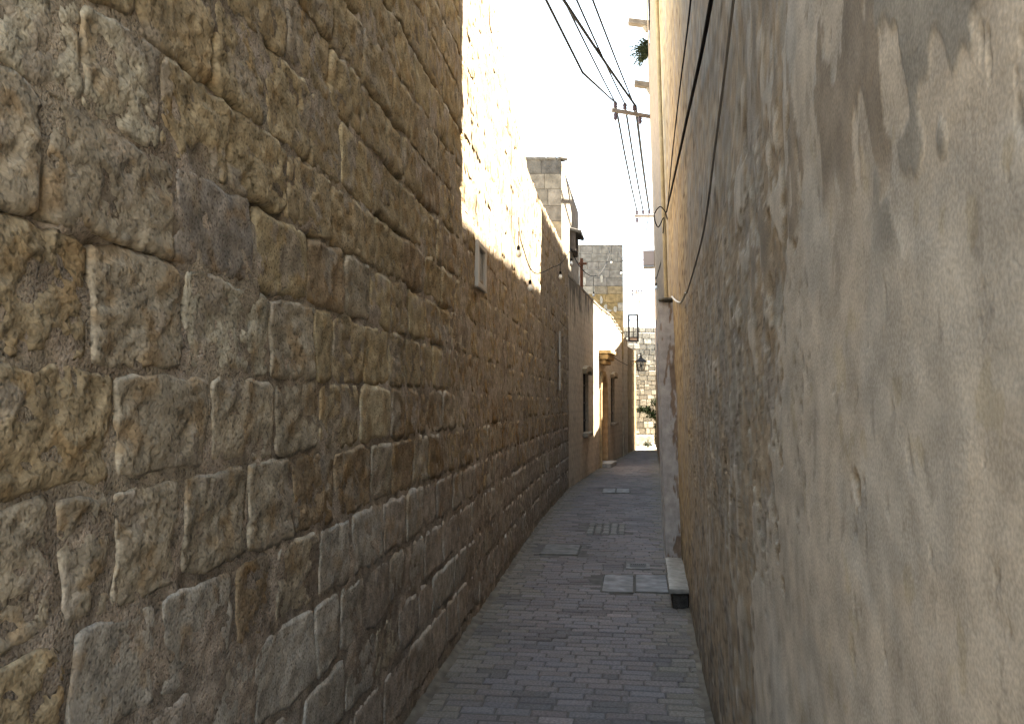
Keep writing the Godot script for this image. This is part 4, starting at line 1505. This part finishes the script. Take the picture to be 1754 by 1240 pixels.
	one_box("case", Vector3.ZERO, Vector3(0.27, 0.36, 0.32), M.box_pink, mb, -0.1533, 0.012)
	one_box("base", Vector3(0.0, -0.2, 0), Vector3(0.26, 0.038, 0.31), M.steel, mb, -0.1533, 0.004)

	# stone waterspouts
	for n in 2:
		var px: Vector3 = [rw(20.6, 10.75, 0.16), rw(20.9, 9.35, 0.12)][n]
		var sp := thing("water_spout", ["longer stone water spout at the top of the farther tall house", "shorter stone water spout below the tuft on the farther tall house"][n], "water spout", px, "stone water spouts")
		var sa := acc()
		var sb := Basis(Vector3.UP, -0.1533) * Basis(Vector3.BACK, -0.2)
		box(sa, Transform3D(sb, Vector3(-0.05, 0.0, 0)), Vector3(0.5 - 0.12 * n, 0.07, 0.2), Color(0.22, 0.19, 0.16), 0.012)
		for s in [-1.0, 1.0]:
			box(sa, Transform3D(sb, sb * Vector3(-0.05, 0.05, 0.08 * s)), Vector3(0.5 - 0.12 * n, 0.07, 0.045), Color(0.22, 0.19, 0.16), 0.01)
		put("channel", done(sa), M.block_stone, sp)
		var bra := acc()
		lathe(bra, Vector3(0.14, -0.2, 0), [[0.02, 0.0], [0.06, 0.05], [0.09, 0.1], [0.1, 0.18]], 10, Color(0.36, 0.33, 0.29))
		put("corbel", done(bra), M.block_stone, sp)

	# grass tuft hanging out of the wall
	var tf := rw(20.2, 9.95, 0.02)
	var ta := acc()
	for n in 130:
		var dirv := Vector3(-rng.randf_range(0.15, 1.0), rng.randf_range(-0.5, 0.7), rng.randf_range(-0.6, 0.6)).normalized()
		var ln := rng.randf_range(0.2, 0.55)
		var p0 := Vector3(0, rng.randf_range(-0.2, 0.18), rng.randf_range(-0.15, 0.15))
		var p1 := p0 + dirv * ln * 0.5
		var p2 := p0 + dirv * ln + Vector3.DOWN * rng.randf_range(0.02, 0.22)
		tube(ta, [p0, p1, p2], [0.012, 0.009, 0.004], 3, Color(0.04, 0.05, 0.028) * rng.randf_range(0.7, 1.4))
	leaves(ta, Vector3(-0.02, 0.02, 0), 0.15, 110, 0.08, Color(0.03, 0.04, 0.022))
	var to := put("wall_plant", done(ta), M.leaf, self)
	to.position = tf
	tag(to, "dry grassy tuft growing out of the farther tall house high up", "plant")

# ------------------------------------------------------------------ wires, brackets, strings of bulbs
func curve(pts: Array, per := 8) -> Array:
	var out := []
	for k in pts.size() - 1:
		var p0: Vector3 = pts[maxi(k - 1, 0)]
		var p3: Vector3 = pts[mini(k + 2, pts.size() - 1)]
		for s in per:
			out.append(pts[k].cubic_interpolate(pts[k + 1], p0, p3, float(s) / per))
	out.append(pts[-1])
	return out

func wire(called: String, pts: Array, r: float, m: Material, label: String, category: String, group := "") -> MeshInstance3D:
	var a := acc()
	var org: Vector3 = pts[0]
	var q := []
	for p in pts:
		q.append(p - org)
	tube(a, q, r, 6)
	var o := put(called, done(a), m, self)
	o.position = org
	tag(o, label, category, group)
	return o

func crossarm(called: String, label: String, a0: Vector3, a1: Vector3, spots: Array, below: Array) -> Node3D:
	var o := thing(called, label, "crossarm", a0, "power line crossarms")
	var b := acc()
	var d := a1 - a0
	var xf := Transform3D(Basis.looking_at(d.cross(Vector3.UP), Vector3.UP), d * 0.5)
	box(b, xf, Vector3(d.length(), 0.085, 0.07), Color.WHITE, 0.006)
	put("arm", done(b), M.wood_weathered, o)
	for s in spots:
		var i := acc()
		lathe(i, d * s + Vector3(0, 0.036, 0), [[0.012, 0.0], [0.014, 0.04], [0.05, 0.045], [0.05, 0.085], [0.03, 0.1], [0.055, 0.11], [0.05, 0.16], [0.02, 0.2]], 8)
		put("insulator", done(i), M.porcelain, o)
	for s in below:
		var i := acc()
		lathe(i, d * s - Vector3(0, 0.24, 0), [[0.01, 0.0], [0.03, 0.03], [0.05, 0.05], [0.05, 0.1], [0.03, 0.11], [0.052, 0.13], [0.045, 0.18], [0.014, 0.2]], 8)
		put("insulator", done(i), M.porcelain, o)
	return o

func bulb(parent: Node3D, p: Vector3, hang: float) -> void:
	# a drop cable, a dark socket and a white glass bulb
	var c := acc()
	tube(c, [p, p - Vector3(0, hang, 0)], 0.004, 4)
	put("drop_cable", done(c), M.cable_black, parent)
	var s := acc()
	lathe(s, p - Vector3(0, hang + 0.05, 0), [[0.016, 0.0], [0.018, 0.03], [0.012, 0.05], [0.004, 0.055]], 8)
	var so := put("bulb", done_bulb(p - Vector3(0, hang + 0.05, 0)), M.bulb_white, parent)
	put("socket", done(s), M.cable_black, so)

func done_bulb(p: Vector3) -> ArrayMesh:
	var a := acc()
	lathe(a, p - Vector3(0, 0.075, 0), [[0.002, 0.0], [0.018, 0.006], [0.028, 0.022], [0.03, 0.036], [0.024, 0.054], [0.015, 0.075]], 10)
	return done(a)

func _overhead() -> void:
	# bracket on the farther tall house
	var c1a := at(1048, 189, 20.4)
	var c1b := rw(20.9, c1a.y + 0.02, -0.03)
	crossarm("insulator_crossarm", "large power line crossarm on the farther tall house", c1a, c1b, [0.09, 0.33, 0.57], [0.09, 0.71])
	# roof post that carries the near end of the wires, above the picture
	var post := thing("roof_post", "iron post on top of the ashlar wall carrying the power lines", "post", lw(0.42, 5.28, -0.35))
	one_box("upright", Vector3(0, 0.85, 0), Vector3(0.08, 1.75, 0.08), M.iron, post, 0.0, 0.008)
	one_box("arm", Vector3(-0.1, 1.62, 0.066), Vector3(1.5, 0.06, 0.05), M.iron, post, 0.0, 0.006)
	var near := post.position + Vector3(0, 1.66, 0.066)
	var ins := func(t: float) -> Vector3: return c1a.lerp(c1b, t) + Vector3(0, 0.2, 0)
	# [x at the near end, place on the crossarm, thickness, label]
	var lines := [
		[-1.25, 0.09, 0.018, "power line with a kink, lowest of those fixed to the large crossarm"],
		[-1.03, 0.09, 0.018, "thin power line ending at the outermost insulator of the large crossarm"],
		[-1.52, 0.60, 0.03, "thick bundled power cable running to the large crossarm"],
		[-0.86, 0.33, 0.018, "thin power line ending at the middle insulator of the large crossarm"],
		[-0.58, 0.57, 0.018, "thin power line ending at the insulator nearest the tall house"],
	]
	for n in lines.size():
		var l: Array = lines[n]
		var p0: Vector3 = ins.call(l[1])
		var p1 := Vector3(l[0], near.y, near.z)
		var pts: Array = [p0, at(998, 124, 12.0), p1] if n == 0 else []
		if n > 0:
			for k in 13:
				var t := k / 12.0
				pts.append(p0.lerp(p1, t) - Vector3(0, 0.10 * 4.0 * t * (1.0 - t), 0))
		wire("power_line", pts, l[2], M.cable_black, l[3], "power line", "power lines over the alley")
	# second bracket on a pole behind the last house
	var c2a := at(1087, 371, 31.2)
	var c2b := at(1131, 369, 31.2)
	crossarm("insulator_crossarm", "second power line crossarm, smaller in the distance, on a hidden pole", c2a, c2b, [0.1, 0.34, 0.58], [0.1])
	var pole := put("utility_pole", pole_mesh(c2b.y + 0.5), M.wood_weathered, self)
	pole.position = Vector3(c2b.x - 0.06, 0, c2b.z - 0.12)
	tag(pole, "weathered wooden pole behind the last house carrying the second crossarm", "utility pole", "utility poles")
	for k in 3:
		var t: float = [0.09, 0.33, 0.60][k]
		var t2: float = [0.1, 0.34, 0.58][k]
		var p0: Vector3 = ins.call(t)
		var p1 := c2a.lerp(c2b, t2) + Vector3(0, 0.2, 0)
		wire("power_line", [p0, p0.lerp(p1, 0.33) - Vector3(0, 0.12, 0), p0.lerp(p1, 0.66) - Vector3(0, 0.12, 0), p1], 0.034 if k == 2 else 0.026, M.cable_black, ["power line between the two crossarms, farthest from the tall house", "power line between the two crossarms, the middle one", "thick power cable between the two crossarms nearest the tall house"][k], "power line", "power lines over the alley")
	# far poles
	for k in 2:
		var y: float = [502.0, 517.0][k]
		var x0: float = [1076.0, 1085.0][k]
		var x1: float = [1101.0, 1103.0][k]
		var dep: float = [58.0, 70.0][k]
		var ca := at(x0, y, dep)
		var cb := at(x1, y, dep)
		crossarm("insulator_crossarm", ["upper of the two tiny far crossarms beyond the end wall", "lower of the two tiny far crossarms beyond the end wall"][k], ca, cb, [0.3, 0.55, 0.72, 0.92], [0.3])
		var po := put("utility_pole", pole_mesh(ca.y + 0.2), M.frame_white, self)
		po.position = Vector3(cb.x + 0.15, 0, cb.z)
		po.position.x = lerpf(ca.x, cb.x, 0.62)
		po.position.z = ca.z - 0.14
		tag(po, ["slim pale pole far beyond the end wall, nearer of two", "slim pale pole far beyond the end wall, farther of two"][k], "utility pole", "utility poles")
	wire("power_line", [c2b.lerp(c2a, 0.42) + Vector3(0, 0.2, 0), at(1104, 418, 40.0), at(1093, 460, 49.0), at(1085, 499, 58.0)], 0.022, M.cable_black, "long sagging power line running down to the far crossarm", "power line", "power lines over the alley")

	# cables fixed to the plaster on the house side
	var on_wall := func(list: Array, d: float) -> Array:
		var out := []
		for p in list:
			# the point on the leaning wall seen there
			var z := 3.0
			for it in 30:
				var w := at(p[0], p[1], z)
				var f := w.x - (0.329 + 0.1545 * z - 0.024 * w.y)
				var w2 := at(p[0], p[1], z + 0.01)
				var f2 := w2.x - (0.329 + 0.1545 * (z + 0.01) - 0.024 * w2.y)
				z -= clampf(f / ((f2 - f) / 0.01), -2.0, 2.0)
				z = clampf(z, 0.5, 30.0)
			out.append(rw(z, at(p[0], p[1], z).y, d))
		return out
	wire("wall_cable", curve(on_wall.call([[1240, -40], [1234, 0], [1212, 103], [1186, 206], [1171, 268], [1147, 363]], 0.03), 5), 0.008, M.cable_black, "thick black cable slanting down the ochre house wall", "cable", "cables on the house walls")
	wire("wall_cable", curve(on_wall.call([[1194, -20], [1189, 32], [1172, 150], [1157, 268], [1149, 348]], 0.025), 5), 0.0045, M.cable_black, "thin dark cable beside the thick black one on the ochre wall", "cable", "cables on the house walls")
	wire("wall_cable", curve(on_wall.call([[1277, -40], [1271, 0], [1253, 135], [1239, 232], [1221, 360], [1210, 415], [1195, 466], [1183, 502]], 0.022), 5), 0.0042, M.cable_grey, "grey cable sagging down the near render to the door surround", "cable", "cables on the house walls")
	wire("wall_cable", curve(on_wall.call([[1183, 502], [1176, 516], [1170, 518], [1163, 514], [1157, 508]], 0.03), 5), 0.008, M.cable_white, "short white cable end lying on top of the door surround", "cable", "cables on the house walls")
	# string of bulbs that carries on from the thick cable
	var s0: Array = on_wall.call([[1147, 363]], 0.04)
	var strp: Vector3 = s0[0]
	var sg := thing("light_string", "string of white bulbs hanging along the ochre house wall", "string lights", strp, "strings of bulbs")
	var c := acc()
	var track := [strp, at(1146, 395, 11.0), at(1137, 430, 12.8), at(1129, 462, 14.5), at(1124, 478, 15.5), rw(19.0, 4.4, 0.02)]
	var loc := []
	for p in curve(track, 5):
		loc.append(p - strp)
	tube(c, loc, 0.007, 5)
	put("cable", done(c), M.cable_black, sg)
	bulb(sg, at(1143, 400, 11.2) - strp, 0.06)
	bulb(sg, at(1124, 479, 15.5) - strp, 0.06)
	# knot of cable where it is tied
	var kn := acc()
	tube(kn, curve([Vector3.ZERO, Vector3(-0.06, 0.05, 0.03), Vector3(-0.12, -0.04, 0.03), Vector3(-0.08, -0.16, 0.02), Vector3(-0.02, -0.06, 0.02), Vector3(-0.03, -0.22, 0.02)], 5), 0.006, 5)
	put("knot", done(kn), M.cable_black, sg)

	# strings of bulbs on the ashlar wall side
	var ws := on_left(885, 372)
	var sa := thing("light_string", "string of white bulbs drooping along the sunlit ashlar wall", "string lights", ws, "strings of bulbs")
	track = [ws, at(891, 406, 9.1), at(899, 434, 9.4), at(907, 457, 9.8), at(917, 468, 10.4), at(930, 466, 11.4), at(946, 458, 12.2), at(962, 450, 13.2), at(979, 426, 14.6)]
	loc = []
	for p in curve(track, 5):
		loc.append(p - ws)
	c = acc()
	tube(c, loc, 0.006, 5)
	put("cable", done(c), M.cable_black, sa)
	bulb(sa, at(888, 396, 9.0) - ws, 0.15)
	bulb(sa, at(908, 460, 9.8) - ws, 0.13)
	bulb(sa, at(960, 452, 13.1) - ws, 0.11)
	bulb(sa, at(979, 428, 14.6) - ws, 0.14)
	var sw := at(979, 426, 14.6)
	var sbn := thing("light_string", "string of white bulbs sagging from the ashlar wall to the far tower", "string lights", sw, "strings of bulbs")
	track = [sw, at(989, 450, 16.0), at(1003, 467, 18.0), at(1016, 473, 20.0), at(1030, 466, 22.5), at(1041, 445, 25.0), at(1047, 418, 26.95)]
	loc = []
	for p in curve(track, 5):
		loc.append(p - sw)
	c = acc()
	tube(c, loc, 0.009, 5)
	put("cable", done(c), M.cable_black, sbn)
	bulb(sbn, at(1017, 473, 20.2) - sw, 0.36)
	bulb(sbn, at(1047, 420, 26.9) - sw, 0.45)
	var se := at(1058, 418, 26.95)
	var sc := thing("light_string", "string of white bulbs from the far tower to the pinkish box", "string lights", se, "strings of bulbs")
	track = [se, at(1062, 436, 25.0), at(1069, 448, 23.5), at(1082, 457, 22.0), rw(20.8, 5.1, 0.25)]
	loc = []
	for p in curve(track, 5):
		loc.append(p - se)
	c = acc()
	tube(c, loc, 0.008, 5)
	put("cable", done(c), M.cable_black, sc)
	bulb(sc, at(1064, 441, 24.6) - se, 0.36)
	# cable along the plastered house
	wire("house_cable", curve([hp(6.7, 3.02, 0.03), hp(8.0, 2.95, 0.03), hp(9.5, 2.9, 0.03), hp(11.8, 2.86, 0.03)], 4), 0.009, M.cable_black, "dark cable strung along the plastered cottage below its parapet", "cable")

func on_left(px: float, py: float) -> Vector3:
	# where the line of sight meets the ashlar wall
	var best := Vector3.ZERO
	var gap := 1e9
	for k in 400:
		var u := -3.0 + 15.0 * k / 399.0
		var p := lw(u, 0, 0.0)
		var q := at(px, py, -p.z)
		if absf(q.x - p.x) < gap:
			gap = absf(q.x - p.x)
			best = lw(u, q.y, 0.02)
	return best

func pole_mesh(h: float) -> ArrayMesh:
	var a := acc()
	tube(a, [Vector3(0, -0.05, 0), Vector3(0, h * 0.5, 0), Vector3(0, h, 0)], [0.07, 0.06, 0.05], 8)
	return done(a)
